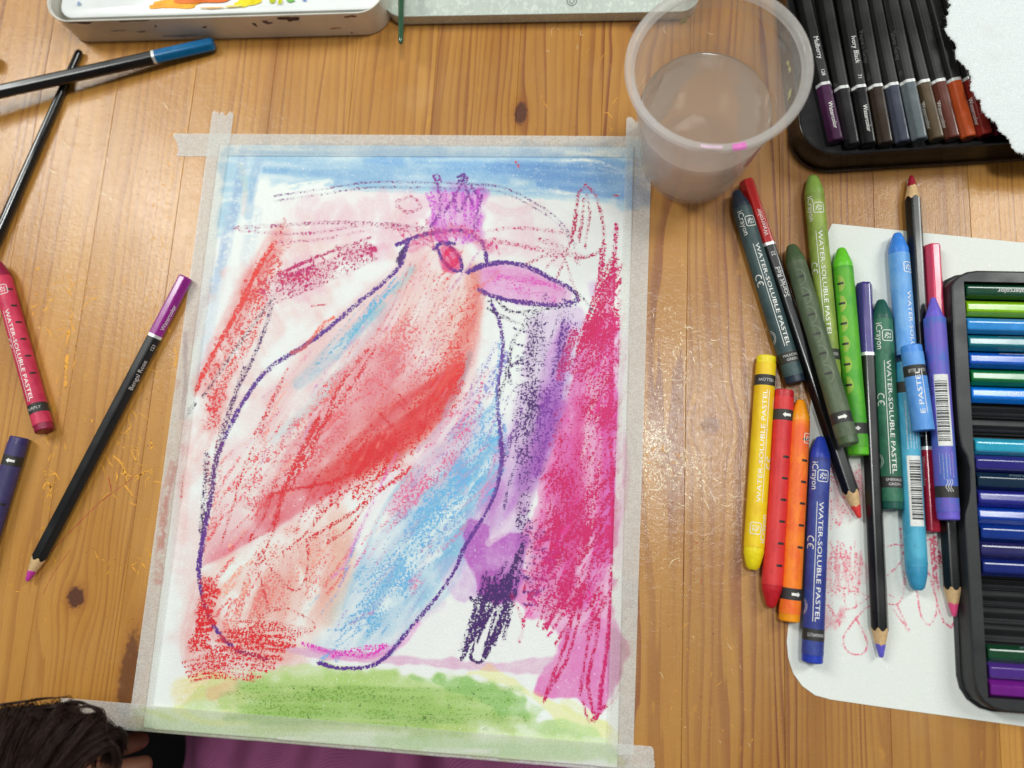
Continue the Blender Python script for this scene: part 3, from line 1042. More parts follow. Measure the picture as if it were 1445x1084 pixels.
for pts, w in (([(380, 1040), (520, 1046)], 6), ([(600, 1058), (700, 1060)], 8), ([(740, 962), (756, 990)], 6)):
    B_(pts, w, (250, 250, 244), .6, dry=.3, lift=True)
B_([(884, 330), (878, 520), (873, 700)], 9, (250, 252, 250), .8, lift=True)
# stains on the masking tape
B_([(246, 655), (234, 700), (228, 760), (224, 820)], 13, (214, 70, 76), .85, dry=.2)
B_([(236, 690), (230, 780)], 5, (206, 40, 50), .6, dry=.3)
B_([(262, 470), (262, 540), (256, 590)], 6, (130, 110, 150), .6)
B_([(300, 420), (285, 430), (270, 480)], 14, (226, 206, 214), .6)
B_([(250, 540), (244, 548)], 12, (196, 120, 110), .5)
A([(890, 245), (912, 250), (918, 285), (900, 292), (885, 288)], (120, 166, 222), .7, 4, 3)
A([(868, 885), (884, 905), (876, 950), (862, 1000), (855, 900)], (206, 120, 176), .7, 3, 3, .15)

# ---- crayon
# dry, broken crayon rubbed over the washes
for A1_, B1_, n_, w_, col_, d_ in (([(660, 470), (640, 560)], [(440, 660), (500, 690)], 9, 20, (224, 50, 52), .46), ([(600, 400), (650, 440)], [(480, 600), (560, 600)], 8, 18, (228, 120, 126), .36), ([(540, 470), (580, 520)], [(340, 700), (400, 740)], 8, 16, (226, 110, 120), .34),
                                   ([(700, 590), (690, 700)], [(520, 800), (520, 900)], 9, 16, (110, 180, 222), .40), ([(690, 540), (660, 620)], [(560, 680), (540, 760)], 7, 14, (232, 110, 150), .38), ([(705, 480), (700, 600)], [(640, 600), (620, 700)], 6, 14, (150, 150, 210), .32),
                                   ([(808, 450), (790, 560)], [(770, 600), (730, 720)], 8, 16, (130, 60, 160), .40), ([(766, 450), (752, 600)], [(740, 560), (726, 700)], 7, 14, (96, 60, 130), .28), ([(864, 430), (860, 640)], [(810, 640), (770, 860)], 12, 18, (210, 30, 110), .42),
                                   ([(380, 760), (480, 740)], [(330, 880), (430, 890)], 7, 16, (232, 130, 120), .34), ([(340, 970), (340, 1010)], [(720, 975), (740, 1020)], 12, 9, (126, 168, 76), .34), ([(690, 380), (700, 400)], [(800, 410), (770, 426)], 4, 10, (226, 90, 190), .42), ([(330, 560), (300, 640)], [(300, 690), (280, 790)], 4, 12, (228, 130, 130), .32), ([(400, 350), (380, 420)], [(330, 470), (300, 540)], 6, 14, (224, 90, 84), .40)):
    cv.hatch(A1_, B1_, n_, w_, col_, d_, 7, .6)
body_pal = [(240, 150, 140), (236, 120, 128), (206, 160, 208), (140, 190, 224), (232, 90, 96), (244, 176, 160), (226, 70, 80), (216, 140, 190)]
def loose(n, box, ang, pal, w, dens, lmin, lmax, poly):
    pl = np.array(poly, float)
    k = 0
    while k < n:
        q = np.array([rng.uniform(box[0], box[2]), rng.uniform(box[1], box[3])])
        ins = False
        for p0, p1 in zip(pl, np.roll(pl, -1, 0)):
            if (p0[1] > q[1]) != (p1[1] > q[1]) and q[0] < p0[0] + (q[1] - p0[1]) * (p1[0] - p0[0]) / (p1[1] - p0[1]):
                ins = not ins
        if not ins:
            continue
        k += 1
        a_ = math.radians(ang + rng.normal() * 7)
        L_ = rng.uniform(lmin, lmax) / 2
        d_ = np.array([math.cos(a_), -math.sin(a_)]) * L_
        nn = np.array([d_[1], -d_[0]]) * rng.normal() * .08
        C_([q - d_, q + nn, q + d_], w * rng.uniform(.6, 1.5), pal[rng.integers(len(pal))], dens * rng.uniform(.75, 1.2), .5)
UP = [(575, 360), (650, 345), (680, 400), (670, 500), (600, 620), (440, 720), (300, 790), (306, 680), (390, 530), (480, 450)]
LOW = [(700, 540), (705, 660), (650, 770), (560, 890), (460, 915), (420, 880), (500, 760), (580, 680), (650, 590)]
MAGP = [(866, 400), (866, 860), (800, 885), (745, 850), (760, 740), (800, 580), (840, 470)]
loose(90, (300, 345, 690, 800), 52, [(240, 150, 140), (236, 120, 128), (214, 160, 200), (232, 90, 96), (244, 176, 160), (230, 80, 86)], 4.0, .42, 30, 110, UP)
loose(80, (420, 540, 710, 920), 56, [(126, 186, 226), (104, 172, 220), (230, 120, 168), (176, 150, 206), (226, 140, 180), (150, 200, 230)], 4, .42, 24, 90, LOW)
loose(34, (300, 780, 490, 910), 60, [(240, 150, 140), (236, 110, 110), (244, 170, 150)], 4.5, .38, 24, 70, [(290, 810), (470, 710), (490, 800), (440, 890), (320, 890)])
loose(110, (740, 400, 870, 890), 64, [(222, 40, 130), (206, 24, 96), (232, 70, 160), (198, 20, 90)], 5, .52, 30, 100, MAGP)
loose(26, (700, 430, 810, 700), 72, [(126, 60, 160), (110, 80, 140), (150, 90, 180)], 4, .42, 26, 80, [(715, 445), (805, 440), (790, 570), (745, 700), (715, 690), (712, 560)])
# bird outline
VO = (96, 50, 142)
C_([(576, 338), (566, 372), (540, 400), (505, 428), (470, 458), (430, 488), (385, 516), (356, 548), (328, 596), (306, 648), (298, 700), (288, 752), (281, 800), (288, 850), (302, 884), (332, 916), (358, 924), (376, 930)], 7, VO, .86, .2)
C_([(298, 700), (288, 752), (282, 800)], 8, VO, .95)
C_([(450, 935), (480, 943), (522, 940), (548, 924), (578, 888), (612, 848), (640, 808), (656, 772), (682, 730), (700, 692), (708, 650), (705, 600), (702, 550), (710, 490), (704, 452), (694, 430)], 6, VO, .86, .2)
C_([(560, 346), (600, 331), (650, 326), (680, 342), (688, 372)], 6, VO, .85)
C_([(570, 352), (562, 370)], 8, DVIO, .9)
C_([(668, 380), (700, 371), (742, 376), (782, 396), (812, 412), (816, 425), (792, 431), (742, 428), (700, 420), (676, 410)], 7, VO, .92)
C_([(800, 405), (816, 418), (806, 428), (796, 424)], 7, VO, .9)
C_([(660, 384), (680, 374)], 7, VO, .9)
th = np.linspace(0, 2 * np.pi, 15)
eye = [(635 + 18 * math.cos(a) * .86 - 21 * math.sin(a) * -.36, 363 + 18 * math.cos(a) * .3 + 21 * math.sin(a) * .93) for a in th]
C_(eye, 5, VO, .85)
C_([(612, 352), (625, 342), (642, 344)], 6, VO, .85)
eye2 = [(636 + 9 * math.cos(a), 364 + 12 * math.sin(a)) for a in th]
C_(eye2, 6, (220, 30, 90), .8)
C_([(630, 356), (640, 372)], 6, (226, 40, 100), .8)
# crown scribble
cv.hatch([(608, 275), (680, 270)], [(615, 340), (678, 338)], 15, 5, (206, 92, 206), .62, 3)
for pts in ([(608, 320), (622, 296), (618, 262), (612, 248), (618, 246), (622, 256)], [(628, 300), (650, 262), (652, 248), (660, 250), (656, 262), (668, 290)], [(680, 276), (672, 310), (668, 336)], [(665, 262), (676, 280)], [(640, 275), (648, 300), (662, 270)]):
    C_(pts, 4, (132, 46, 150), .68)
C_([(646, 250), (655, 246), (656, 254), (648, 256)], 4, VO, .8)
cv.hatch([(585, 335), (650, 318), (700, 345)], [(600, 350), (650, 332), (700, 358)], 22, 4, (214, 60, 130), .5, 4)
C_([(700, 340), (760, 352), (820, 362)], 8, (206, 70, 120), .34)
C_([(690, 325), (740, 322), (800, 330)], 5, (206, 70, 120), .34)
C_([(760, 338), (800, 352), (816, 372)], 8, (190, 60, 110), .3)
# thin arcs in the sky
for dy, d in ((0, .40), (7, .30)):
    C_([(388, 277 + dy), (450, 268 + dy), (520, 258 + dy), (600, 258 + dy), (660, 260 + dy), (706, 264 + dy), (750, 284 + dy), (790, 312 + dy), (812, 345 + dy)], 3.2, (132, 84, 140), d)
C_([(330, 322), (400, 318), (480, 314), (560, 318), (620, 326)], 6, (170, 60, 120), .38)
C_([(340, 326), (430, 330), (520, 318), (600, 330)], 5, (190, 70, 130), .36)
C_([(385, 342), (450, 338), (520, 325)], 4, (190, 70, 130), .34)
C_([(560, 285), (580, 278), (595, 292), (575, 300), (560, 290)], 5, (196, 80, 130), .4)
cv.hatch([(560, 318), (612, 312)], [(566, 334), (612, 336)], 8, 3, (214, 70, 130), .4, 3)
# crimson hatching left of the head
cv.hatch([(372, 400), (378, 430)], [(520, 336), (532, 368)], 11, 6, (190, 36, 104), .56, 4)
cv.hatch([(372, 402), (440, 362), (520, 338)], [(384, 428), (450, 396), (532, 366)], 12, 4, (188, 36, 104), .45, 4)
C_([(370, 416), (420, 394), (480, 372), (526, 352)], 14, (196, 34, 104), .55)
C_([(364, 412), (400, 396), (450, 388)], 6, (206, 40, 90), .6)
# red strokes at the left
C_([(402, 310), (396, 330)], 5, (206, 60, 60), .55)
C_([(388, 342), (366, 376), (340, 430), (318, 470), (296, 510), (274, 556)], 8, (228, 56, 50), .92)
cv.hatch([(384, 350), (340, 430), (280, 545)], [(395, 375), (352, 448), (300, 560)], 40, 5, (222, 70, 70), .5, 5)
C_([(372, 420), (352, 480), (320, 530), (306, 570), (296, 600)], 18, (226, 84, 80), .5)
cv.hatch([(300, 540), (290, 600)], [(318, 560), (296, 608)], 14, 5, (222, 60, 64), .5, 4)
C_([(388, 418), (362, 452), (335, 490), (300, 540), (286, 560)], 5, (96, 60, 90), .5)
C_([(384, 432), (372, 470), (355, 510), (338, 545), (322, 590), (308, 640), (302, 680), (292, 730)], 6, (92, 52, 110), .48)
C_([(345, 520), (325, 575), (310, 620), (296, 680)], 6, (100, 60, 110), .42)
C_([(292, 640), (288, 700), (284, 750)], 8, (80, 50, 100), .5)
C_([(264, 570), (258, 630), (254, 700)], 6, (226, 80, 80), .5)
C_([(262, 590), (270, 575), (276, 570)], 6, (80, 50, 90), .7)
# red lines inside
for pts, w, d in (([(530, 490), (500, 540), (470, 580), (440, 625), (410, 690)], 5, .66), ([(520, 492), (480, 545), (456, 600), (430, 660)], 6, .6), ([(450, 590), (420, 650), (400, 695), (388, 740)], 10, .72), ([(380, 700), (398, 694), (440, 686), (480, 676), (520, 655)], 5, .75),
                  ([(405, 520), (395, 545), (372, 600), (345, 660), (330, 710), (312, 770)], 4, .42), ([(396, 540), (372, 590), (360, 612)], 5, .5), ([(440, 640), (392, 680), (372, 730), (352, 762)], 4, .5), ([(470, 650), (446, 676), (432, 710), (418, 750)], 4, .5),
                  ([(352, 764), (386, 745)], 4, .55), ([(388, 746), (378, 770), (366, 790), (362, 782), (372, 778), (374, 790), (364, 796)], 4, .6), ([(362, 796), (372, 830), (378, 858)], 4, .5), ([(376, 795), (400, 822), (416, 834), (430, 822), (435, 790), (434, 765)], 4, .5),
                  ([(434, 762), (470, 740), (500, 722), (540, 690), (580, 660)], 7, .6), ([(400, 780), (430, 755), (480, 700), (520, 680), (570, 655)], 4, .55), ([(440, 760), (446, 730), (480, 695)], 5, .5), ([(464, 765), (466, 745), (500, 722), (530, 690)], 4, .5), ([(462, 766), (490, 748), (516, 714)], 4, .55)):
    C_(pts, w, (214, 40, 48), d)
cv.hatch([(640, 545), (560, 620), (450, 690)], [(600, 600), (540, 660), (440, 730)], 26, 6, (220, 44, 50), .5, 6)
cv.hatch([(560, 560), (480, 640)], [(600, 590), (520, 670)], 10, 5, (216, 44, 52), .45, 6)
C_([(412, 498), (430, 490), (452, 462), (470, 448)], 6, (240, 110, 90), .7)
C_([(460, 430), (440, 432)], 2, (206, 60, 90), .5)
# faint pencil flow lines of the neck
for k in range(16):
    x = 560 + k * 7
    C_([(x + 20, 370 + 3 * k), (x - 10, 440 + 3 * k), (x - 50, 500 + 4 * k)], 2.4, (214, 120, 130), .32)
cv.hatch([(672, 400), (640, 540)], [(650, 430), (610, 570)], 20, 4, (226, 84, 78), .42, 6)
# blue and pink feather hatching
for k in range(9):
    C_([(700 - 8 * k, 560 + 34 * k * .8), (650 - 12 * k, 640 + 30 * k * .8), (600 - 16 * k, 700 + 26 * k)], 5, SKY, .5)
cv.hatch([(700, 610), (640, 720), (520, 890)], [(640, 640), (580, 760), (460, 905)], 26, 4, (106, 176, 222), .48, 8)
cv.hatch([(690, 540), (640, 640), (560, 700)], [(650, 610), (600, 690), (500, 760)], 22, 4, (230, 104, 150), .46, 8)
cv.hatch([(560, 395), (500, 450)], [(500, 470), (420, 545)], 7, 4, (104, 178, 214), .5, 5)
C_([(560, 640), (530, 700), (490, 790), (470, 815)], 5, (226, 130, 206), .5)
C_([(706, 480), (700, 560), (712, 600), (716, 640)], 5, (130, 180, 220), .35)
# bottom of the bird
cv.hatch([(330, 880), (262, 945)], [(440, 886), (360, 955)], 16, 6, (222, 46, 52), .5, 5)
for y0 in range(8):
    yy = 884 + 8 * y0
    x0 = 330 - 8 * y0 if y0 > 3 else 335
    C_([(x0, yy + 4), (x0 + 60, yy - 3), (430 - 7 * y0, yy + 3)], 5, (222, 44, 50), .5)
for k in range(5):
    yy = 928 + 7 * k
    C_([(258 + 3 * k, yy + 6), (300, yy), (360, yy + 4)], 5, (220, 48, 52), .52)
C_([(362, 872), (400, 858), (445, 880), (430, 892), (380, 884), (362, 880)], 4, (216, 50, 50), .5)
cv.hatch([(290, 812), (285, 860), (266, 915)], [(302, 815), (300, 862), (292, 920)], 22, 7, (222, 40, 46), .72, 3)
C_([(292, 830), (284, 880), (274, 915)], 16, (222, 40, 46), .62)
C_([(428, 908), (470, 920), (520, 925), (545, 910)], 7, (226, 60, 190), .55)
C_([(470, 925), (510, 916), (540, 912)], 9, (230, 50, 190), .5)
# dark violet hatching of the wing
cv.hatch([(738, 440), (735, 540), (740, 640)], [(765, 445), (762, 545), (752, 650)], 40, 3.6, (78, 46, 112), .5, 6)
C_([(755, 440), (750, 520), (745, 600), (738, 680), (735, 740)], 20, (76, 44, 104), .40)
C_([(742, 600), (745, 700), (735, 780)], 16, (90, 46, 120), .40)
C_([(690, 425), (700, 424), (720, 440), (740, 440), (790, 434)], 5, (70, 48, 90), .5)
C_([(688, 436), (720, 452), (745, 460)], 5, (70, 48, 90), .45)
C_([(704, 560), (715, 530), (725, 480), (745, 455)], 6, (70, 44, 90), .45)
C_([(720, 540), (716, 520), (735, 510)], 8, (80, 46, 110), .55)
cv.hatch([(790, 440), (770, 560), (745, 660)], [(808, 450), (790, 570), (770, 670)], 28, 4, (120, 50, 150), .45, 6)
C_([(795, 450), (785, 520), (778, 530)], 6, (86, 40, 130), .7)
C_([(800, 462), (792, 520)], 5, (86, 40, 130), .6)
cv.hatch([(740, 740), (745, 850)], [(765, 740), (765, 850)], 22, 4, (96, 44, 130), .5, 6)
# legs
for pts, w, d in (([(738, 770), (722, 810), (700, 850), (672, 890), (652, 930)], 8, .85), ([(690, 815), (682, 860), (666, 900)], 7, .75), ([(724, 800), (716, 850), (700, 890), (686, 920)], 9, .8), ([(690, 920), (676, 936), (664, 930), (668, 912)], 5, .8), ([(680, 850), (720, 810), (735, 780)], 14, .75), ([(672, 850), (690, 846), (712, 840)], 10, .7), ([(700, 850), (684, 880), (674, 905)], 6, .65), ([(718, 860), (700, 900)], 6, .7), ([(668, 848), (664, 844)], 6, .9)):
    C_(pts, w, (70, 36, 100), d)
cv.hatch([(686, 815), (736, 785)], [(654, 926), (674, 900)], 8, 5, (70, 36, 104), .58, 4)
cv.hatch([(716, 806), (742, 790)], [(684, 922), (702, 892)], 5, 5, (70, 36, 104), .58, 4)
# crimson side
cv.hatch([(846, 420), (820, 500), (790, 600), (770, 700), (756, 800), (788, 890)], [(869, 345), (866, 420), (866, 500), (866, 590), (864, 690), (858, 800)], 54, 7, CRIM, .50, 7, .7)
cv.hatch([(836, 470), (800, 560), (780, 680), (772, 800), (800, 880)], [(868, 380), (866, 450), (866, 540), (864, 640), (862, 760)], 26, 6, (200, 22, 88), .46, 8, .7)
cv.hatch([(846, 420), (812, 500)], [(868, 360), (864, 430)], 18, 6, (202, 24, 92), .7, 5)
C_([(810, 470), (800, 500), (790, 530)], 16, (206, 30, 100), .7)
C_([(830, 700), (820, 760), (800, 820), (775, 870)], 22, CRIM, .52)
C_([(850, 580), (820, 640), (800, 700)], 18, CRIM, .46)
C_([(862, 620), (845, 660), (838, 700)], 10, CRIM, .6)
C_([(800, 840), (770, 885)], 12, CRIM, .8)
C_([(870, 318), (866, 380), (864, 480), (862, 600), (864, 720), (862, 830), (858, 900), (850, 960), (845, 1000)], 7, CRIM, .8)
C_([(852, 345), (845, 400), (830, 450)], 9, CRIM, .78)
for pts, w, d in (([(815, 830), (800, 900), (782, 950), (768, 990)], 6, .72), ([(832, 800), (815, 880), (800, 930), (780, 965)], 6, .6), ([(850, 830), (842, 900), (830, 960), (838, 1010)], 6, .6), ([(838, 1018), (850, 1000), (868, 985), (880, 930)], 6, .62), ([(822, 990), (832, 1018), (842, 1008)], 5, .66), ([(838, 860), (826, 930), (818, 980)], 5, .5), ([(736, 870), (738, 890), (732, 906)], 5, .45), ([(722, 840), (740, 880)], 5, .4)):
    C_(pts, w, (204, 24, 96), d)
cv.hatch([(755, 760), (748, 850)], [(790, 770), (775, 870)], 18, 4, (196, 30, 120), .5, 6)
# tree scribble at the right
for pts, w, d in (([(806, 342), (812, 300), (816, 275), (828, 264), (840, 276), (850, 310), (852, 340), (842, 358), (812, 366)], 5, .55), ([(824, 282), (820, 320), (818, 340)], 6, .55), ([(828, 275), (832, 300), (828, 330), (826, 350)], 5, .42), ([(816, 282), (812, 320), (806, 336), (796, 368), (786, 392)], 4, .55), ([(770, 380), (790, 360), (800, 372), (805, 392)], 4, .42), ([(745, 372), (770, 362), (800, 360)], 5, .4), ([(824, 263), (827, 260), (830, 266)], 3, .5), ([(800, 372), (808, 400), (820, 425)], 4, .4)):
    C_(pts, w, (190, 40, 90), d)
C_([(812, 412), (826, 425), (836, 440)], 5, (70, 40, 90), .6)
C_([(728, 229), (733, 236)], 3, (206, 70, 90), .7)
C_([(866, 276), (872, 277)], 2.4, (206, 60, 60), .7)
# dark specks in the green
for _ in range(26):
    u, v = rng.uniform(400, 740), rng.uniform(962, 1030)
    C_([(u, v), (u + rng.uniform(-3, 4), v + rng.uniform(1, 5))], 1.6, (60, 74, 40), .6)

nx, ny = int((PX1 - PX0) / .00042) + 1, int((PY1 - PY0) / .00042) + 1


def paper_z(X, Y):
    e = np.minimum(np.minimum(X - PX0, PX1 - X), np.minimum(Y - PY0, PY1 - Y))
    return .0004 + .00025 * np.sin(X * 21 + 1) * np.sin(Y * 17) * np.clip(e / .02, 0, 1) + .0002 * np.clip(e / .02, 0, 1)


me = grid_mesh('painting_sheet', np.linspace(PX0, PX1, nx), np.linspace(PY0, PY1, ny), paper_z)
cv.paint(me)
mp = mat_painted('painted_watercolour_paper')
painting = thing('painting', 'childlike crayon and watercolour painting of a big red bird taped to the table', 'painting')
link_obj('painted_sheet', me, mp, painting)
# the cut edge of the thick paper
bm = bmesh.new()
ring = [(PX0, PY0), (PX1, PY0), (PX1, PY1), (PX0, PY1)]
lo = [bm.verts.new((x, y, .00005)) for x, y in ring]
hi = [bm.verts.new((x, y, .0004)) for x, y in ring]
for i in range(4):
    j = (i + 1) % 4
    bm.faces.new((lo[i], lo[j], hi[j], hi[i]))
link_obj('sheet_edge', from_bm('sheet_edge', bm), mat_plain('paper_edge', (226, 226, 218), .8), painting)


# ---- masking tape
def mat_tape():
    t = NT('masking_tape')
    p = t.pos()
    a = t.n('ShaderNodeAttribute', attribute_name='wash').outputs['Color']
    n1 = t.noise(p, 1300, 3, .65)
    n2 = t.noise(p, 420, 3, .6)
    crepe = t.noise(t.scale(p, (1, 1, 1)), 2400, 1, .5)
    f = t.math('ADD', t.math('MULTIPLY', n1, .7), t.math('MULTIPLY', n2, .3))
    col = t.mix(.6, t.mix(f, lin((226, 225, 218)), lin((240, 240, 234))), a, 'MULTIPLY')
    b = t.bsdf(col, .55, .35)
    t.link(t.bump(crepe, .35, .0002), b.inputs['Normal'])
    tr = t.n('ShaderNodeBsdfTransparent')
    mx = t.n('ShaderNodeMixShader')
    t.link(t.smooth(f, .36, .64, .46, .66), mx.inputs[0])
    t.link(tr.outputs[0], mx.inputs[1])
    t.link(b.outputs[0], mx.inputs[2])
    return t.done(mx.outputs[0])


MT = mat_tape()


def tape(a0, a1, b0, b1, z, label, torn0=True, torn1=True, fold=None):
    """strip between long edges a0-a1 and b0-b1 (photo pixels)"""
    pa0, pa1, pb0, pb1 = [P(*q)[:2] for q in (a0, a1, b0, b1)]
    L = np.linalg.norm(pa1 - pa0)
    nl, nw = int(L / .0006) + 1, 26
    j0 = np.cumsum(rng.normal(size=nw + 1)) * .00042
    j1 = np.cumsum(rng.normal(size=nw + 1)) * .00042
    j0 += np.abs(fft_noise((1, nw + 1), 2, 5)[0]) * .0008
    V = []
    for i in range(nl + 1):
        s = i / nl
        for k in range(nw + 1):
            w = k / nw
            e0 = pa0 + (pb0 - pa0) * w
            e1 = pa1 + (pb1 - pa1) * w
            d = (e1 - e0) / np.linalg.norm(e1 - e0)
            q = e0 + (e1 - e0) * s
            if torn0:
                q = q + d * j0[k] * max(0, 1 - s * 8)
            if torn1:
                q = q + d * j1[k] * max(0, 1 - (1 - s) * 8)
            inside = (PX0 < q[0] < PX1) and (PY0 < q[1] < PY1)
            zz = z + .00035 + (.00075 if inside else 0.0)
            y = q[1]
            if fold is not None and y < fold:
                zz = zz - (fold - y) * 1.0
                y = fold - (fold - y) * .12 - .0004
            V.append((q[0], y, zz))
    Fc = [(i * (nw + 1) + k, (i + 1) * (nw + 1) + k, (i + 1) * (nw + 1) + k + 1, i * (nw + 1) + k + 1) for i in range(nl) for k in range(nw)]
    me = mesh_from('masking_tape', V, Fc, 9)
    cv.paint(me)
    o = link_obj('masking_tape', me, MT)
    tag(o, label, 'tape', 'masking tape strips around the painting')
    return o


tape((240, 189), (912, 193), (248, 221), (912, 223), 0.0, 'translucent masking tape strip along the blue sky edge of the painting')
tape((301, 156), (184, 1010), (331, 159), (214, 1010), .00035, 'masking tape strip with red smears along the edge beside the magenta pencil', torn1=False)
tape((884, 165), (856, 1066), (921, 166), (893.5, 1064), .00035, 'masking tape strip along the pink edge of the painting, running under the plastic cup', torn1=False)
tape((88, 984), (920, 1052.5), (84, 1031), (916, 1090), .0007, 'masking tape strip along the green grass edge of the painting, folded over the table edge', torn0=False, fold=TABLE_FRONT)


# ------------------------------------------------------------------ pencils
HA = .00350   # half the width across flats
NSEG = 48


def hexr(phi, a=HA):
    q = (phi + math.pi / 6) % (math.pi / 3) - math.pi / 6
    return min(a / math.cos(q), a * 1.105)


def rings(sections, closed0=False, closed1=False):
    """sections: functions phi -> (x, r)"""
    V, Fc = [], []
    for fn in sections:
        for i in range(NSEG):
            phi = 2 * math.pi * i / NSEG
            x, r = fn(phi)
            V.append((x, -r * math.sin(phi), r * math.cos(phi)))
    for k in range(len(sections) - 1):
        for i in range(NSEG):
            j = (i + 1) % NSEG
            Fc.append((k * NSEG + i, k * NSEG + j, (k + 1) * NSEG + j, (k + 1) * NSEG + i))
    if closed0:
        Fc.append(tuple(reversed(range(NSEG))))
    if closed1:
        b = (len(sections) - 1) * NSEG
        Fc.append(tuple(b + i for i in range(NSEG)))
    return V, [tuple(reversed(q)) for q in Fc]


PCACHE = {}


def pencil_meshes(L, capL, lead_len, round_cap):
    key = (round(L, 5), capL, lead_len, round_cap)
    if key in PCACHE:
        return PCACHE[key]
    S = .35
    k = (.00385 - .0009) / .0132
    def at(x, da=0.0):
        return lambda phi: (x, hexr(phi, HA + da))
    def cut(phi):
        r = hexr(phi)
        return (L - 0 - (r - .0009) / k, r)
    def cutin(phi):
        x, r = cut(phi)
        return (x, r - .00008)
    def cone(x):
        return lambda phi: (x, max(.0004, .0009 + (L - x) * k))
    wavy = lambda x: (lambda phi: (x + .0003 * math.sin(phi * 3 + 1) + .0002 * math.sin(phi * 7), max(.0004, .0009 + (L - x) * k)))
    out = {}
    rc = .0009 if not round_cap else .0016
    cap = [lambda p: (0.0, hexr(p) - rc), lambda p: (rc * .3, hexr(p) - rc * .3), at(rc), at(capL)]
    out['cap'] = mesh_from('cap', *rings(cap, closed0=True), S)
    out['band'] = mesh_from('band', *rings([at(capL), at(capL, .00006), at(capL + .0016, .00006), at(capL + .0016)]), S)
    out['barrel'] = mesh_from('barrel', *rings([at(capL + .0016), at(capL + .05), cut, cutin]), S)
    xl = L - lead_len
    out['sharpened_wood'] = mesh_from('sharpened_wood', *rings([cutin, wavy(xl)]), S)
    out['lead'] = mesh_from('lead', *rings([wavy(xl), cone(L - .0022), lambda p: (L - .0007, .00105), lambda p: (L, .0006)], closed1=True), S)
    PCACHE[key] = out
    return out


def mat_lacquer(name, rgb, rough=.22):
    return mat_plain(name, rgb, rough, .5, .06, 300, coat=.35)


BLACK = None


def facet_map(x_start, facet=0, lift=.00004):
    ang = facet * math.pi / 3

    def f(s, t):
        y, z = -t, HA + lift
        return Vector((x_start - s, y * math.cos(ang) - z * math.sin(ang), z * math.cos(ang) + y * math.sin(ang)))
    return f


o_parts = {}


def pencil(butt, tip, zb, zt, cap_rgb, lead_rgb, label, group, cap_text=None, name_text=None, name_rgb=(222, 222, 216), capL=.0355, L=None, facet=0, round_cap=False, lead_len=.0058, text_shift=0.0, barrel_rgb=(16, 16, 17), spin=0.0):
    a = P(*butt, zb)
    b = P(*tip, zt)
    if L is not None:
        d = (b - a) / np.linalg.norm(b - a)
        b = a + d * L
    mw, LL = frame_from(a, b)
    if spin:
        mw = mw @ Matrix.Rotation(spin, 4, 'X')
    ms = pencil_meshes(LL if L is None else L, capL, lead_len, round_cap)
    o = thing('coloured_pencil', label, 'pencil', group, mw)
    barrel = link_obj('barrel', ms['barrel'], mat_lacquer('black_lacquer', barrel_rgb, .30), o)
    cap = link_obj('cap', ms['cap'], mat_lacquer('cap_lacquer', cap_rgb, .20), o)
    o_parts[o.name] = (cap, barrel)
    link_obj('band', ms['band'], mat_plain('silver_band', (224, 224, 222), .3, metal=.35), o)
    link_obj('sharpened_wood', ms['sharpened_wood'], mat_plain('cedar_wood', (214, 178, 130), .7, .3, .1, 900), o)
    link_obj('lead', ms['lead'], mat_plain('pencil_lead', lead_rgb, .5, .3, .06), o)
    fl = Flat()
    if cap_text:
        fl.text(cap_text, -.0005, -.0010, width=.0146)
        m = fl.mesh('cap_lettering', facet_map(capL - .004 - text_shift, facet))
        link_obj('cap_lettering', m, mat_plain('print_white', (232, 230, 224), .5), cap)
    if name_text:
        fl = Flat()
        num, nm = name_text
        fl.text(num, -.0, -.0009, height=.0018)
        w = text_polys(num)[0][:, 0].max() * .0018 / .7
        v = text_polys(nm)[0][:, 0].max() * .0024 / .7
        fl.text(nm, -(.0062 + v), -.0009, height=.0024)
        m = fl.mesh('name_lettering', facet_map(capL + .0016 + .0035 + w, facet))
        link_obj('name_lettering', m, mat_plain('print_name', name_rgb, .5), barrel)
    return o


ZP = HA
SHEET = .0003
pencil((262.5, 391), (38, 820), ZP, ZP, (146, 30, 132), (196, 60, 160), 'black pencil with magenta end cap lying alone on the table beside the taped painting', 'loose coloured pencils', 'Watercolor', ('123', 'Bengal Rose'), (206, 200, 196), facet=-1, capL=.0345)
pencil((303, 62), (-190, 172), ZP + .0002, .0170, (16, 100, 150), (16, 100, 150), 'black pencil with blue end cap resting across a black paintbrush', 'loose coloured pencils', round_cap=True, capL=.0335)
pencil((1053, 255), (1213, 731), ZP, ZP + SHEET, (176, 22, 20), (220, 60, 60), 'black pencil with scarlet red end cap touching the dark grey-green crayon', 'loose coloured pencils', 'Watercolor', ('22', 'Scarlet Red'), (226, 222, 218))
pencil((1219, 399), (1243.5, 928), ZP + SHEET, ZP + SHEET, (66, 54, 128), (98, 92, 196), 'black pencil with violet end cap between the lime and dark green crayons', 'loose coloured pencils', round_cap=True)
o = pencil((1315.5, 751), (1286, 248), ZP + SHEET, ZP + SHEET, (160, 24, 50), (150, 20, 44), 'black pencil with dark red end cap and tip, lying under the broken light blue crayon', 'loose coloured pencils', capL=.0375)
fl = Flat().text('124', 0, -.0009, height=.0021)
link_obj('name_lettering', fl.mesh('name_lettering', facet_map(.0375 + .010, -1)), mat_plain('print_name', (170, 168, 164), .5), o_parts[o.name][1])
fl = Flat().text('Watercolor', 0, -.0008, width=.0138)
link_obj('cap_lettering', fl.mesh('cap_lettering', facet_map(.0345, -1)), mat_plain('print_name', (170, 168, 164), .5), o_parts[o.name][0])
pencil((1315.5, 346), (1346.5, 870), ZP + SHEET, ZP + SHEET, (214, 64, 100), (224, 80, 130), 'black pencil with pink end cap and tip, lying against the black pencil tray', 'loose coloured pencils', capL=.0375)

# ------------------------------------------------------------------ crayons
CR = .00475


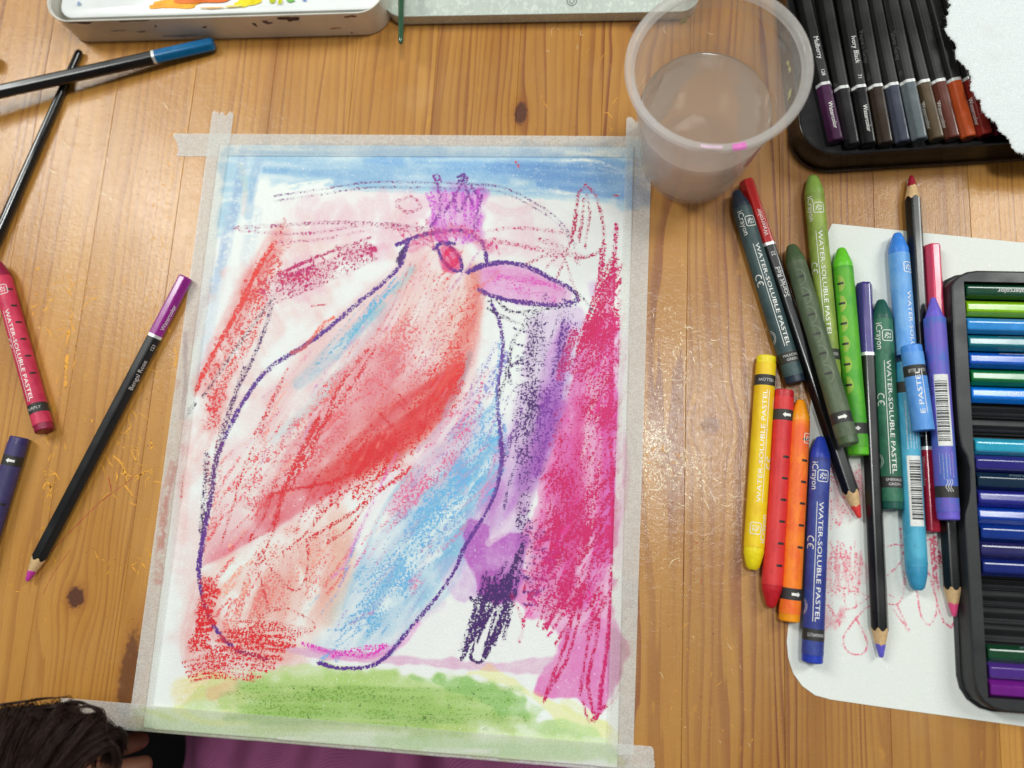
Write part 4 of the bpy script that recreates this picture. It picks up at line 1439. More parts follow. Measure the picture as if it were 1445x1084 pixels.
def cyl_map(x_start, ang0=0.0, R=CR, lift=.00004):
    def f(s, t):
        a = ang0 + t / R
        return Vector((x_start - s, -(R + lift) * math.sin(a), (R + lift) * math.cos(a)))
    return f


def crings(prof, closed0=True, closed1=True, seg=32, rough=0.0, broken=None):
    V, Fc = [], []
    for k, (x, r) in enumerate(prof):
        for i in range(seg):
            a = 2 * math.pi * i / seg
            rr, xx = r, x
            if rough:
                q = mnoise.noise(Vector((math.cos(a) * 2 + 3 * k, math.sin(a) * 2, rough * 9)))
                rr = r * (1 + rough * q)
                if broken is not None and k == broken:
                    xx = x + .0012 * q
            V.append((xx, -rr * math.sin(a), rr * math.cos(a)))
    for k in range(len(prof) - 1):
        for i in range(seg):
            j = (i + 1) % seg
            Fc.append((k * seg + i, (k + 1) * seg + i, (k + 1) * seg + j, k * seg + j))
    if closed0:
        Fc.append(tuple(range(seg)))
    if closed1:
        b = (len(prof) - 1) * seg
        Fc.append(tuple(reversed([b + i for i in range(seg)])))
    return V, Fc


def mat_wrapper(rgb, rgb2):
    def make():
        t = NT('paper_wrapper')
        o = t.obj()
        n = t.noise(t.scale(o, (.6, 1, 1)), 150, 4, .65, .6)
        n2 = t.noise(o, 1500, 2, .6)
        col = t.mix(t.smooth(n, .36, .66), lin(rgb), lin(rgb2))
        col = t.mix(t.math('MULTIPLY', t.smooth(n2, .5, .8), .14), col, lin(tuple(max(0, c - 50) for c in rgb)))
        # smudges of wax picked up in use
        sm = t.noise(o, 340, 3, .6)
        col = t.mix(t.smooth(sm, .64, .74, 0, .3), col, lin(tuple(int(c * .55) for c in rgb)))
        b = t.bsdf(col, .48, .4)
        t.link(t.bump(n2, .2, .0002), b.inputs['Normal'])
        return t.done(b.outputs[0])
    return cached(('wrapper', rgb, rgb2), make)


WHITE_PRINT = (238, 236, 230)


def crayon(butt, tip, zb, zt, wax, wrap, wrap2, label, style='text', band_text=None, ang=0.0, tick_ang=-.6, part='whole', worn=False, arcs=None, tip_r=.0019, group='loose wax crayons', text_rgb=WHITE_PRINT, band_side=0.0, tick_sign=1, L=None, tipcone=.0088):
    a, b = P(*butt, zb), P(*tip, zt)
    if L is not None:
        b = a + (b - a) / np.linalg.norm(b - a) * L
    mw, LL = frame_from(a, b)
    o = thing('wax_crayon', label, 'crayon', group, mw)
    mwax = mat_plain('crayon_wax', wax, .42, .45, .08, 500, bump=.15)
    # wax core
    R0 = CR - .00018
    if part == 'whole':
        prof = [(0, R0 - .0006), (.0004, R0 - .0001), (.001, R0), (LL - tipcone, R0), (LL - tipcone * .9, R0 * .97), (LL - .0022, tip_r * 1.35), (LL - .0008, tip_r * 1.05), (LL - .0002, tip_r * .75), (LL, tip_r * .35)]
        w0, w1 = .0036, LL - .0104
    elif part == 'tip':      # broken off at the butt side
        prof = [(.0004, R0 * .9), (.0008, R0), (LL - tipcone, R0), (LL - tipcone * .9, R0 * .97), (LL - .0022, tip_r * 1.35), (LL - .0008, tip_r * 1.05), (LL - .0002, tip_r * .75), (LL, tip_r * .35)]
        w0, w1 = .0003, LL - .0112
    else:                    # butt half, broken off at the tip side
        prof = [(0, R0 - .0006), (.0004, R0 - .0001), (.001, R0), (LL - .0006, R0), (LL, R0 * .9)]
        w0, w1 = .0036, LL - .0002
    if worn:
        prof = prof[:-5] + [(LL - .0075, R0), (LL - .0035, R0 * .80), (LL - .0012, R0 * .66), (LL, R0 * .40)]
    me = mesh_from('wax', *crings(prof, rough=.05 if worn else .012), .6)
    link_obj('wax', me, mwax, o)
    me = mesh_from('wrapper', *crings([(w0, R0 + .00002), (w0, CR), (w1, CR), (w1, R0 + .00002)], False, False, rough=.004), .6)
    wr_o = link_obj('wrapper', me, mat_wrapper(wrap, wrap2), o)
    band_o = wr_o
    if part != 'tip':
        me = mesh_from('band', *crings([(.0098, CR), (.0098, CR + .00003), (.0150, CR + .00003), (.0150, CR)], False, False), .6)
        band_o = link_obj('band', me, mat_plain('band_black', (44, 42, 40), .55), o)
    wfl = Flat()
    kfl = Flat()
    top = LL - .0104     # wrapper start near the tip
    mw_ = 0.0
    if style in ('text', 'textticks'):
        fl = wfl
        # all in s measured from the wrapper edge towards the butt
        fl.text('WATER-SOLUBLE PASTEL', .0205, -.0008, width=.0535, height=.0020)
        fl.rect(.0205, -.00185, .0740, -.0016)
        fl.logo(.0085, .0006, .0052)
        fl.text('iCrayon', .0022, -.0046, width=.0128)
        fl.ce(.0380, -.0042, .0031)
        fl.arc(.068, -.0082, .0036, .3, 2.9, .00018)
        fl.arc(.068, -.0082, .0028, .3, 2.9, .00018)
    if style == 'buttpart':
        v, f = text_polys('E PASTEL')
        fl = wfl
        fl.text('E PASTEL', top + .0104 - .0148 - .0032 - .0195 - .0052, -.0008, width=.0205, height=.0020)
        fl.rect(top + .0104 - .0148 - .0032 - .0195 - .0052, -.00185, top + .0104 - .0148 - .0032 - .0195 - .0052 + .0205, -.0016)
    if style == 'tippart':
        fl = wfl
        fl.text('WATER-SOLUBLE', .0205, -.0008, width=.0350, height=.0020)
        fl.logo(.0085, .0010, .0050)
    if style == 'logoticks':
        wfl.logo(.0085, .0036, .0046)
    if style == 'sidetext':
        wfl.text('WATER-SOLUBLE PASTEL', .0205, .0055, width=.0535, height=.0018)
        wfl.logo(.0085, .0052, .0046)
    bfl = Flat()
    if band_text:
        lines = band_text.split('\n')
        for i, ln in enumerate(lines):
            hgt = .00125 if len(lines) > 1 else .0015
            # printed around the band, reading across the axis
            v, f = text_polys(ln)
            k = hgt / .7
            wd = v[:, 0].max() * k
            if wd > .0078:
                k2 = .0078 / v[:, 0].max()
            else:
                k2 = k
            xs = (v[:, 0] - v[:, 0].max() / 2) * k2
            ys = v[:, 1] * k
            off = .0124 if len(lines) == 1 else .0134 - i * .0020
            sx = LL - .0104 - off
            bfl.add(np.stack([sx - ys + hgt / 2, xs + band_side], 1), f)
    if style in ('ticks', 'textticks', 'logoticks', 'arrowticks', 'sidetext'):
        step = .0100
        n = int((LL - .034) / step)
        for i in range(n):
            s = .009 + i * step
            kfl.arrow(s, tick_ang * CR, .0036, .0011, tick_sign)
    if style in ('ticks', 'arrowticks', 'sidetext', 'logoticks') and part != 'tip':
        s = LL - .0104 - .0124
        c = tick_ang * CR * .5
        afl = Flat()
        afl.poly([(s, c + .0022), (s - .0012, c + .0008), (s - .0006, c + .0008), (s - .0006, c - .0020), (s + .0006, c - .0020), (s + .0006, c + .0008), (s + .0012, c + .0008)])
        link_obj('band_arrow', afl.mesh('band_arrow', cyl_map(top, ang, CR + .00003), .0005), mat_plain('print_wax', text_rgb, .5), band_o)
    if arcs:
        af = Flat()
        step = .0100
        n = int((LL - .034) / step)
        for i in range(n):
            s = .009 + i * step
            pts = [(s + .0042 * math.cos(q), (tick_ang + .05) * CR + .0030 * math.sin(q) - .0008) for q in np.linspace(0, math.pi, 14)]
            if arcs[0] == 'fill':
                af.poly(pts)
            else:
                af.line(pts, .0003)
        link_obj('arc_pattern', af.mesh('arc_pattern', cyl_map(top, ang, CR, .00002), .0004), mat_plain('arc_print', arcs[1], .5), wr_o)
    if style == 'barcode':
        s0, s1, t0, t1 = .0385 if arcs is None else .0385, .067, -.0034, .0030
        if barcode_pos.get(label):
            s0, s1 = barcode_pos[label]
        bgf = Flat().rect(s0, t0, s1, t1)
        link_obj('barcode_label', bgf.mesh('barcode_label', cyl_map(top, ang, CR, .00003), .0004), mat_plain('label_white', (226, 226, 222), .5), wr_o)
        s = s0 + .0030
        while s < s1 - .0020:
            w = random.choice((.00025, .0004, .0006, .0009))
            kfl.rect(s, t0 + .0002, s + w, t1 - .0010)
            s += w + random.choice((.0003, .0004, .0006))
        kfl.text('6 952478 160037', s0 + .001, -t1 - .0022 + .0002, height=.0009)
        # small print
        sa, sb = (.004, s0 - .003) if s0 > .03 else (s1 + .003, LL - .0104 - .018)
        for i in range(5):
            wfl.text('non toxic water soluble wax pastel for children and artists', sa + .0006 * (i % 2), -.0034 + i * .00135, width=(sb - sa) * (.95 if i % 3 else .8))
        if s0 < .03:
            for q in range(3):
                wfl.line([(sb - .0005 * 0 + .0008 * i, -.001 + .0010 * q + .0005 * math.sin(i * 1.1)) for i in range(8)], .0002)
        else:
            for q in range(4):
                wfl.line([(s1 + .008 + .0009 * i, -.002 + .0011 * q + .0007 * math.sin(i * .9)) for i in range(12)], .00022)
    if bfl.v:
        link_obj('band_lettering', bfl.mesh('band_lettering', cyl_map(top, ang, CR + .00003), .0005), mat_plain('print_band', (206, 204, 200), .5), band_o)
    if wfl.v:
        link_obj('lettering', wfl.mesh('lettering', cyl_map(top, ang, CR + .00003), .0005), mat_plain('print_wax', text_rgb, .5), wr_o)
    if kfl.v:
        link_obj('tick_marks' if style != 'barcode' else 'barcode_bars', kfl.mesh('marks', cyl_map(top, ang, CR + .00002, .00005), .0005), mat_plain('print_black', (40, 38, 34), .5), wr_o)
    return o


barcode_pos = {}
TL, VL = 'turquoise crayon with barcode label and worn tip lying on the white sheet', 'blue violet crayon with barcode label lying on top of the pink capped pencil'
barcode_pos[TL] = (.018, .050)
barcode_pos[VL] = (.0275, .0605)
ZC, ZS = CR + .0001, CR + .0005
crayon((63, 609), (-3, 370), ZC, ZC, (142, 26, 62), (214, 62, 92), (190, 40, 78), 'raspberry red crayon with dark wax ends and a band printed PURPLY', 'textticks', 'PURPLY', ang=.10, tick_ang=-.95 + 1.9, tick_sign=1)
crayon((28, 617), (-60, 905), ZC, ZC, (58, 48, 104), (72, 64, 112), (60, 54, 98), 'dark violet crayon with arrow on its black band, beside the raspberry red crayon', 'sidetext', None, ang=0, tick_ang=-.9)
crayon((1123, 541), (1038.5, 269), ZC, ZC, (34, 46, 62), (62, 84, 84), (48, 68, 72), 'dark grey-green crayon beside the plastic cup, printed MALACHITE GREEN', 'text', 'MALACHITE\nGREEN', ang=.12)
crayon((1173, 538), (1146.5, 248), ZC, ZS, (132, 164, 72), (150, 170, 76), (122, 146, 60), 'light olive green crayon with chipped tip and white lettering beside the white sheet', 'text', 'OLIVE GREEN', ang=-.1, tip_r=.0022)
crayon((1198, 628), (1116, 346), .0183, ZC + .0006, (72, 92, 60), (74, 88, 62), (92, 104, 78), 'dull dark olive crayon lying across the light olive and lime crayons', 'ticks', None, ang=.0, tick_ang=-.35, arcs=('line', (118, 128, 104)), tip_r=.0022, tick_sign=-1)
crayon((1211.5, 643), (1187, 350), ZS, ZS, (104, 202, 42), (96, 178, 44), (70, 160, 40), 'bright lime green crayon with yellow arcs and black ticks', 'ticks', None, ang=0, tick_ang=-.75, arcs=('fill', (150, 184, 62)), tick_sign=-1)
crayon((1259.5, 719), (1243, 423), ZS, ZS, (24, 84, 72), (54, 116, 88), (36, 92, 70), 'dark emerald green crayon with white lettering, printed EMERALD GREEN', 'text', 'EMERALD\nGREEN', ang=.0)
crayon((1279, 503), (1266, 329), ZS, ZS, (56, 130, 222), (92, 156, 224), (120, 176, 232), 'tip half of a broken light blue crayon beside the dark red tipped pencil', 'tippart', None, ang=.3, part='tip')
o = crayon((1285.5, 488), (1303, 608), .0146, .0146, (72, 142, 226), (104, 166, 232), (84, 146, 220), 'broken off butt half of a light blue crayon lying on top of other crayons', 'buttpart', 'LIGHT BLUE', ang=.15, part='butt')
crayon((1276.5, 512), (1295, 833), ZS, ZS, (60, 150, 190), (84, 176, 206), (60, 152, 186), TL, 'barcode', None, ang=.05, worn=True)
crayon((1338.5, 734), (1316.5, 420), .0120, .0120, (112, 96, 206), (112, 92, 190), (72, 104, 190), VL, 'barcode', None, ang=-.12, tip_r=.0012, tipcone=.0125)
crayon((1081.5, 503), (1062, 804), ZC, ZC, (236, 214, 20), (240, 206, 24), (232, 186, 14), 'yellow crayon with blunt worn tip lying on bare table, printed YELLOW', 'text', 'YELLOW', ang=.05, worn=True)
crayon((1106.5, 551), (1087.5, 858), ZC, ZC, (190, 26, 38), (218, 54, 54), (204, 40, 46), 'red crayon with black ticks between the yellow and orange crayons', 'ticks', None, ang=0, tick_ang=-.45, tick_sign=-1)
crayon((1113.5, 877), (1130, 564), ZC, ZC, (246, 150, 14), (238, 98, 36), (248, 132, 26), 'orange crayon with black arrow ticks between the red and ultramarine crayons', 'logoticks', None, ang=0, tick_ang=.55, tick_sign=1)
crayon((1146, 935), (1158, 616), ZS, ZS, (36, 62, 176), (58, 74, 150), (46, 56, 132), 'ultramarine blue crayon with white lettering by the rounded corner of the sheet', 'text', 'ULTRAMARINE', ang=.0)


# ------------------------------------------------------------------ paintbrushes
def brush(butt, tip, zb, zt, rgb, label, r0, r1, L, name='paintbrush', ferrule=True):
    a, b = P(*butt, zb), P(*tip, zt)
    b = a + (b - a) / np.linalg.norm(b - a) * L
    mw, LL = frame_from(a, b)
    o = thing(name, label, 'paintbrush', None, mw)
    hl = L - .032
    prof = [(0, r0 * .35), (.0005, r0 * .75), (.0016, r0 * .97), (.003, r0), (hl * .35, r0 + (r1 - r0) * .45), (hl * .75, r1), (hl * .9, r1 * .9), (hl, r1 * .72)]
    link_obj('handle', mesh_from('handle', *crings(prof), .8), mat_lacquer('brush_lacquer', rgb, .16), o)
    prof = [(hl - .0002, r1 * .74), (hl + .008, r1 * .72), (hl + .016, r1 * .66)]
    link_obj('ferrule', mesh_from('ferrule', *crings(prof), .8), mat_plain('ferrule_metal', (190, 188, 180), .25, metal=1.0), o)
    prof = [(hl + .0158, r1 * .6), (hl + .021, r1 * .72), (hl + .027, r1 * .45), (L, r1 * .05)]
    link_obj('bristles', mesh_from('bristles', *crings(prof, rough=.08), 3.2), mat_plain('bristle_hair', (70, 46, 30), .6), o)
    return o


brush((113, 71), (-20, 372), .0024, .0030, (12, 12, 13), 'black glossy paintbrush handle under the blue capped pencil', .0021, .0030, .19)
brush((-8, 84), (-200, 60), .0045, .0045, (20, 20, 22), 'black rounded paintbrush handle end lying apart from the white paint tin', .0044, .0046, .18)
brush((565.5, 62), (567.5, -120), .0140, .0165, (46, 84, 58), 'dark green paintbrush handle jutting out over the silver tin', .0014, .0026, .19)


# ------------------------------------------------------------------ rounded trays and tins
def rrect(x0, y0, x1, y1, r, n=10):
    pts = []
    for cx, cy, a in ((x1 - r, y1 - r, 0), (x0 + r, y1 - r, 90), (x0 + r, y0 + r, 180), (x1 - r, y0 + r, 270)):
        for i in range(n + 1):
            q = math.radians(a + 90 * i / n)
            pts.append((cx + r * math.cos(q), cy + r * math.sin(q)))
    return pts


def shell(rings_xyz, smooth=.7, cap0=False, cap1=False):
    """consecutive closed rings with equal counts"""
    n = len(rings_xyz[0])
    V = [p for r in rings_xyz for p in r]
    Fc = []
    for k in range(len(rings_xyz) - 1):
        for i in range(n):
            j = (i + 1) % n
            Fc.append((k * n + i, k * n + j, (k + 1) * n + j, (k + 1) * n + i))
    if cap0:
        Fc.append(tuple(reversed(range(n))))
    if cap1:
        Fc.append(tuple((len(rings_xyz) - 1) * n + i for i in range(n)))
    return V, Fc


def at_z(pts, z):
    return [(x, y, z) for x, y in pts]


def tin_mesh(x0, y0, x1, y1, r, h, wall=.0006, bead=.0008, floor_z=.0008, taper=0.0):
    R = []
    def rr(ins):
        return rrect(x0 + ins, y0 + ins, x1 - ins, y1 - ins, max(.001, r - ins))
    R.append(at_z(rr(.0012), .0001))
    R.append(at_z(rr(.0002), .0007))
    R.append(at_z(rr(0), .0018))
    R.append(at_z(rr(0), h - bead * 2))
    for a in range(0, 181, 30):
        q = math.radians(a)
        R.append(at_z(rr(-.0001 - bead * .5 + bead * (1 - math.cos(q)) * .5 + (-bead * .3 if 30 <= a <= 120 else 0)), h - bead + bead * math.sin(q)))
    R.append(at_z(rr(wall + .0002), h - bead * 1.6))
    R.append(at_z(rr(wall), .003))
    R.append(at_z(rr(wall + .0016), floor_z + .0003))
    V, Fc = shell(R, cap0=True, cap1=True)
    return V, Fc


def place_z(o, corner, ang):
    o.matrix_world = Matrix.Translation(Vector(corner)) @ Matrix.Rotation(ang, 4, 'Z')


# --- white paint tin (rear left)
A0, A1 = P(124, 61, 0), P(512, 51, 0)
ang = math.atan2(A1[1] - A0[1], A1[0] - A0[0])
tin = thing('paint_tin', 'white enamelled paint tin with yellow paint smears in its palette and purple smudges outside', 'paint tin')
place_z(tin, A0, ang)
W1 = np.linalg.norm(A1 - A0)
enamel = mat_plain('white_enamel', (222, 218, 206), .3, .5, .05, 60, coat=.2)
link_obj('tin_body', mesh_from('tin_body', *tin_mesh(-.012, 0, W1 + .016, .095, .014, .0205), .6), enamel, tin)
# palette insert
V, Fc = shell([at_z(rrect(-.0055, .0035, W1 + .0135, .0910, .008), .010), at_z(rrect(-.0055, .0035, W1 + .0135, .0910, .008), .0178), at_z(rrect(-.0045, .0045, W1 + .0125, .0900, .007), .0184)], cap0=True, cap1=True)
pal = link_obj('palette', mesh_from('palette', V, Fc, .6), mat_plain('palette_white', (236, 238, 236), .25, .5, .03, 80), tin)


def blob(cx, cy, rx, ry, z, seed, rough=.4, n=40):
    r = np.random.default_rng(seed)
    ph = r.uniform(0, 6.28, 6)
    pts = []
    for i in range(n):
        a = 2 * math.pi * i / n
        k = 1 + rough * sum(math.sin((q + 2) * a + ph[q]) / (q + 1.6) for q in range(6)) * .6
        pts.append((cx + rx * k * math.cos(a), cy + ry * k * math.sin(a), z))
    return pts


def loc(o, u, v, z):
    return o.matrix_world.inverted() @ Vector(P(u, v, z))


bpy.context.view_layer.update()
for (u, v, rx, ry, col, sd) in ((252, 5, .013, .0030, (246, 170, 10), 1), (232, 9, .009, .0016, (244, 160, 12), 2), (350, 3, .007, .0030, (250, 220, 10), 3), (295, -4, .018, .004, (226, 110, 20), 4), (385, 1, .002, .0016, (200, 210, 40), 5), (410, 1, .0022, .0012, (120, 190, 90), 6), (430, 0, .0012, .001, (90, 140, 210), 7),
                                (300, 12, .006, .0006, (236, 190, 120), 8), (112, 6, .0010, .0010, (120, 150, 200), 9), (330, 10, .005, .0006, (250, 220, 120), 10), (396, 3, .001, .002, (220, 220, 30), 11)):
    c = loc(tin, u, v, .0186)
    pts = blob(c.x, c.y, rx, ry, .0186 + .00008 * sd, sd)
    link_obj('paint_smear', mesh_from('paint_smear', pts, [tuple(range(len(pts)))]), mat_plain('paint', col, .35, var=.1), pal)
# paint wells further back
for i in range(9):
    c = .006 + i * (W1 / 9)
    V, Fc = shell([at_z(rrect(c, .030, c + W1 / 9 - .004, .060, .002, 4), .0185), at_z(rrect(c + .0005, .0305, c + W1 / 9 - .0045, .0595, .002, 4), .0192), at_z(rrect(c + .001, .031, c + W1 / 9 - .005, .059, .002, 4), .0187)], cap1=True)
    link_obj('paint_pan', mesh_from('paint_pan', V, Fc, .5), mat_plain('paint', [(220, 60, 50), (240, 140, 20), (244, 214, 30), (70, 150, 60), (40, 120, 170), (40, 60, 150), (110, 50, 140), (120, 70, 40), (40, 40, 40)][i], .4), pal)
# dark smudges on the front wall
for (u, z, w, h, sd, col) in ((146, .0196, .010, .0009, 1, (66, 48, 76)), (215, .0200, .012, .0006, 2, (60, 44, 72)), (185, .0120, .006, .0004, 3, (120, 120, 130)), (240, .0150, .0012, .0008, 4, (30, 28, 30)), (304, .0130, .003, .0005, 5, (70, 46, 44)), (392, .0155, .0040, .0014, 6, (92, 70, 92)), (374, .0140, .0018, .0014, 7, (40, 30, 40)), (425, .0180, .0075, .0022, 8, (58, 40, 58)), (480, .0090, .006, .0005, 9, (170, 120, 110)), (500, .0050, .0008, .0006, 10, (40, 30, 30)), (508, .0185, .005, .0009, 11, (120, 70, 60)), (262, .0060, .012, .0014, 12, (150, 160, 176)), (214, .0105, .005, .0005, 13, (110, 108, 112))):
    c = loc(tin, u, 40, 0)
    n = 26
    pts = []
    r = np.random.default_rng(sd)
    ph = r.uniform(0, 6.28, 5)
    for i in range(n):
        a = 2 * math.pi * i / n
        k = 1 + .45 * sum(math.sin((q + 2) * a + ph[q]) / (q + 1.5) for q in range(5))
        pts.append((c.x + w * .62 * k * math.cos(a), -.00006, min(z - .0015 + h * 1.0 * k * math.sin(a), .0188)))
    link_obj('paint_smudge', mesh_from('paint_smudge', pts, [tuple(range(n))]), mat_plain('smudge', col, .5, var=.1), tin)

# --- silver tin lid (rear middle)
B0, B1 = P(572, 36, 0), P(930, 30, 0)
ang = math.atan2(B1[1] - B0[1], B1[0] - B0[0])
lid = thing('tin_lid', 'shallow silver metal tin lid lying open behind the painting', 'tin lid')
place_z(lid, B0, ang)
W2 = np.linalg.norm(B1 - B0)


def mat_tinplate():
    t = NT('tinplate')
    p = t.pos()
    n = t.noise(t.scale(p, (1, .55, 1)), 420, 4, .7, .8)
    s = t.noise(p, 60, 3, .6)
    col = t.mix(t.smooth(n, .5, .62), lin((204, 212, 202)), lin((226, 232, 222)))
    b = t.bsdf(col, t.smooth(s, .3, .7, .28, .42), .5, Metallic=.22)
    t.link(t.bump(n, .15, .0002), b.inputs['Normal'])
    return t.done(b.outputs[0])


MTIN = mat_tinplate()
link_obj('lid_body', mesh_from('lid_body', *tin_mesh(-.010, 0, W2 + .02, .085, .010, .0085, bead=.0006), .6), MTIN, lid)
bpy.context.view_layer.update()
c = loc(lid, 807, 2, .0012)
fl = Flat().arc(0, 0, .0026, math.radians(150), math.radians(400), .0004, 20)
fl.arc(0, 0, .0013, math.radians(150), math.radians(400), .0003, 14)
link_obj('embossed_mark', fl.mesh('embossed_mark', lambda s, t: Vector((c.x + s, c.y + t, .0013))), mat_plain('emboss', (110, 118, 104), .4, metal=.6), lid)

# --- black tin with pencils (rear right)
C0, C1 = P(1160, 243, 0), P(1440, 226, 0)
ang = math.atan2(C1[1] - C0[1], C1[0] - C0[0])
btin = thing('pencil_tin', 'black glossy metal pencil tin holding a row of dark coloured pencils', 'pencil tin')
place_z(btin, C0, ang)
blk = mat_plain('black_tin', (14, 13, 13), .26, .5, .1, 90, coat=.3)
link_obj('tin_body', mesh_from('tin_body', *tin_mesh(-.0145, 0, .20, .205, .0175, .0200, bead=.0007), .6), blk, btin)
# rolled lower flange
V, Fc = shell([at_z(rrect(-.0150, -.0006, .2005, .2055, .018), .0006), at_z(rrect(-.0156, -.0012, .2011, .2061, .0186), .0016), at_z(rrect(-.0150, -.0006, .2005, .2055, .018), .0026)])
link_obj('rolled_edge', mesh_from('rolled_edge', V, Fc, .9), mat_plain('tin_edge', (70, 60, 52), .3, metal=.6), btin)
# floor tray under the pencils
V, Fc = shell([at_z(rrect(-.0125, .0020, .198, .203, .0155), .0015), at_z(rrect(-.0125, .0020, .198, .203, .0155), .0080)], cap1=True)
link_obj('inner_tray', mesh_from('inner_tray', V, Fc, .6), mat_plain('tray_black', (6, 6, 6), .7), btin)
bands = [(1163, 126), (1187, 121.5), (1211, 119), (1234, 116), (1256, 113), (1279, 108.5), (1300, 111), (1322, 110), (1344, 110), (1366, 106), (1388, 106), (1410, 105)]
butts = [(1180, 201), (1203, 207), (1226, 206), (1250, 205), (1274, 203), (1298, 199), (1322, 198.5), (1344, 197.5), (1367, 196), (1390, 193), (1413, 192), (1436, 190)]
caps = [((70, 36, 66), 'dark plum'), ((34, 32, 33), 'charcoal black'), ((20, 19, 19), 'ivory black'), ((52, 40, 30), 'blackish brown'), ((62, 66, 80), 'slate blue-grey'), ((92, 100, 104), 'mid grey'), ((86, 70, 50), 'brown-grey'), ((92, 46, 34), 'red-brown'), ((178, 76, 34), 'rust orange'), ((124, 36, 30), 'brick red'), ((74, 14, 28), 'maroon'), ((82, 28, 60), 'plum red')]
txts = [('128', 'Mulberry'), None, ('71', 'Ivory Black'), ('112', "Payne's Grey"), None, ('65', 'Silver Grey'), None, None, None, None, None, None]
for i, ((rgb, nm), bd, bt) in enumerate(zip(caps, bands, butts)):
    z = .0080 + HA + .0001 + (.0026 if i == 5 else 0)
    left = caps[i - 1][1] if i else None
    lab = '%s capped pencil in the black tin, ' % nm + (('next to the %s one' % left) if left else 'at the row end beside the cup')
    dim = (222, 220, 216) if i in (0, 2) else (96, 94, 92)
    o = pencil(bt, bd, z, z, rgb, rgb, lab, 'pencils in the black tin', 'Watercolor' if i in (0, 2, 6, 7, 9) else None, txts[i], dim, L=.175, facet=0 if i in (0, 2) else -1, text_shift=.006, capL=.0300, barrel_rgb=(30, 29, 28))

# --- torn paper lying over the tin
edge = [(1318, -70), (1326, -40), (1338, -12), (1341, 8), (1338, 28), (1335, 44), (1345, 52), (1350, 66), (1349, 82), (1358, 90), (1370, 100), (1371, 116), (1369, 124), (1378, 136), (1388, 142), (1386, 156), (1396, 164), (1408, 172), (1412, 182), (1422, 192), (1430, 206), (1436, 214), (1452, 216), (1500, 216)]
ZT = .0222
main = smooth_path(edge, 1.6)
nz = sum(np.interp(np.arange(len(main)), np.linspace(0, len(main), k), rng.normal(size=k)) * s for k, s in ((40, 1.5), (110, .9), (260, .5)))
tang = np.gradient(main, axis=0)
tang /= np.linalg.norm(tang, axis=1)[:, None] + 1e-9
nrm = np.stack([-tang[:, 1], tang[:, 0]], 1)
out = main + nrm * nz[:, None]
front = [P(q[0], q[1], ZT) for q in out]
outer = [P(*(q + w * (1.2 + abs(rng.normal()) * 1.0)), ZT - .0002) for q, w in zip(out, nrm)]
inner = [P(q[0] + 8, q[1] - 6, ZT + .0003) for q in main]
far = [P(1640 + 60 * i / len(main), -120 + 340 * i / len(main), ZT) for i in range(len(main))]
n = len(front)
V = [tuple(p) for p in outer + front + inner + far]
V += [(p[0], p[1], p[2] - .0003) for p in outer + far]
Fc = []
for i in range(n - 1):
    for k in range(3):
        Fc.append((k * n + i, k * n + i + 1, (k + 1) * n + i + 1, (k + 1) * n + i))
    Fc.append((4 * n + i + 1, 4 * n + i, 5 * n + i, 5 * n + i + 1))
    Fc.append((i, 4 * n + i, 4 * n + i + 1, i + 1))
t = NT('torn_paper')
p = t.pos()
n1, n2, n3 = t.noise(p, 1500, 4, .7), t.noise(p, 300, 3, .6), t.noise(p, 45, 2, .5)
col = t.mix(t.smooth(n1, .35, .7), lin((222, 227, 227)), lin((238, 242, 242)))
col = t.mix(t.smooth(n3, .62, .78, 0, .3), col, lin((206, 204, 186)))
b = t.bsdf(col, .85, .2)
t.link(t.bump(t.math('ADD', n1, n2), .7, .0005), b.inputs['Normal'])
TV, TF = [], []
for q, w, tg in zip(out, nrm, tang):
    for _ in range(3):
        L_ = abs(rng.normal()) * 2.4 + .6
        e_ = q + w * L_ + tg * rng.normal() * 1.6
        k = len(TV)
        TV += [tuple(P(*(q - w * 1.5 - tg * .16), ZT + .0001)), tuple(P(*(q - w * 1.5 + tg * .16), ZT + .0001)), tuple(P(*e_, ZT + rng.normal() * .0003))]
        TF.append((k, k + 1, k + 2))
torn = link_obj('torn_paper', mesh_from('torn_paper', V, Fc, 3.2), t.done(b.outputs[0]))
link_obj('torn_fibres', mesh_from('torn_fibres', TV, TF), mat_plain('paper_fibre', (236, 238, 236), .9), torn)
tag(torn, 'thick white torn watercolour paper lying over the black pencil tin', 'paper')

# ------------------------------------------------------------------ white sheet with red scribbles
ctrl = [(1174, 316), (1445, 343), (1640, 362), (1660, 1056), (1445, 1025), (1240, 997), (1172, 987)]
corner = [(1172, 987), (1150, 981), (1132, 968), (1119, 950), (1112, 928), (1110, 905)]
outline = ctrl[:-1] + corner + [(1166, 345), (1168, 328)]
cs = Canvas(P(1100, 905)[0] - .004, -.115, .245, .158, .0005)
S_ = cs.crayon
RP = (222, 92, 112)
cs.area([(1160, 320), (1600, 340), (1600, 1040), (1150, 990)], (246, 250, 252), .5, 10, 10)
for (x0, x1, y0, y1, n) in ((1166, 1214, 645, 745, 30), (1164, 1214, 765, 850, 30), (1162, 1190, 850, 895, 12)):
    cs.fan([(x0, y0 + 6), (x1, y0 + 14)], [(x0, y1 - 6), (x1, y1 - 20)], 12, 7, [(246, 190, 200), (242, 170, 184)], .45, 4)
    cs.hatch([(x0, y0), (x1, y0 + 12)], [(x0, y1), (x1, y1 - 18)], n, 1.7, (230, 128, 144), .5, 5)
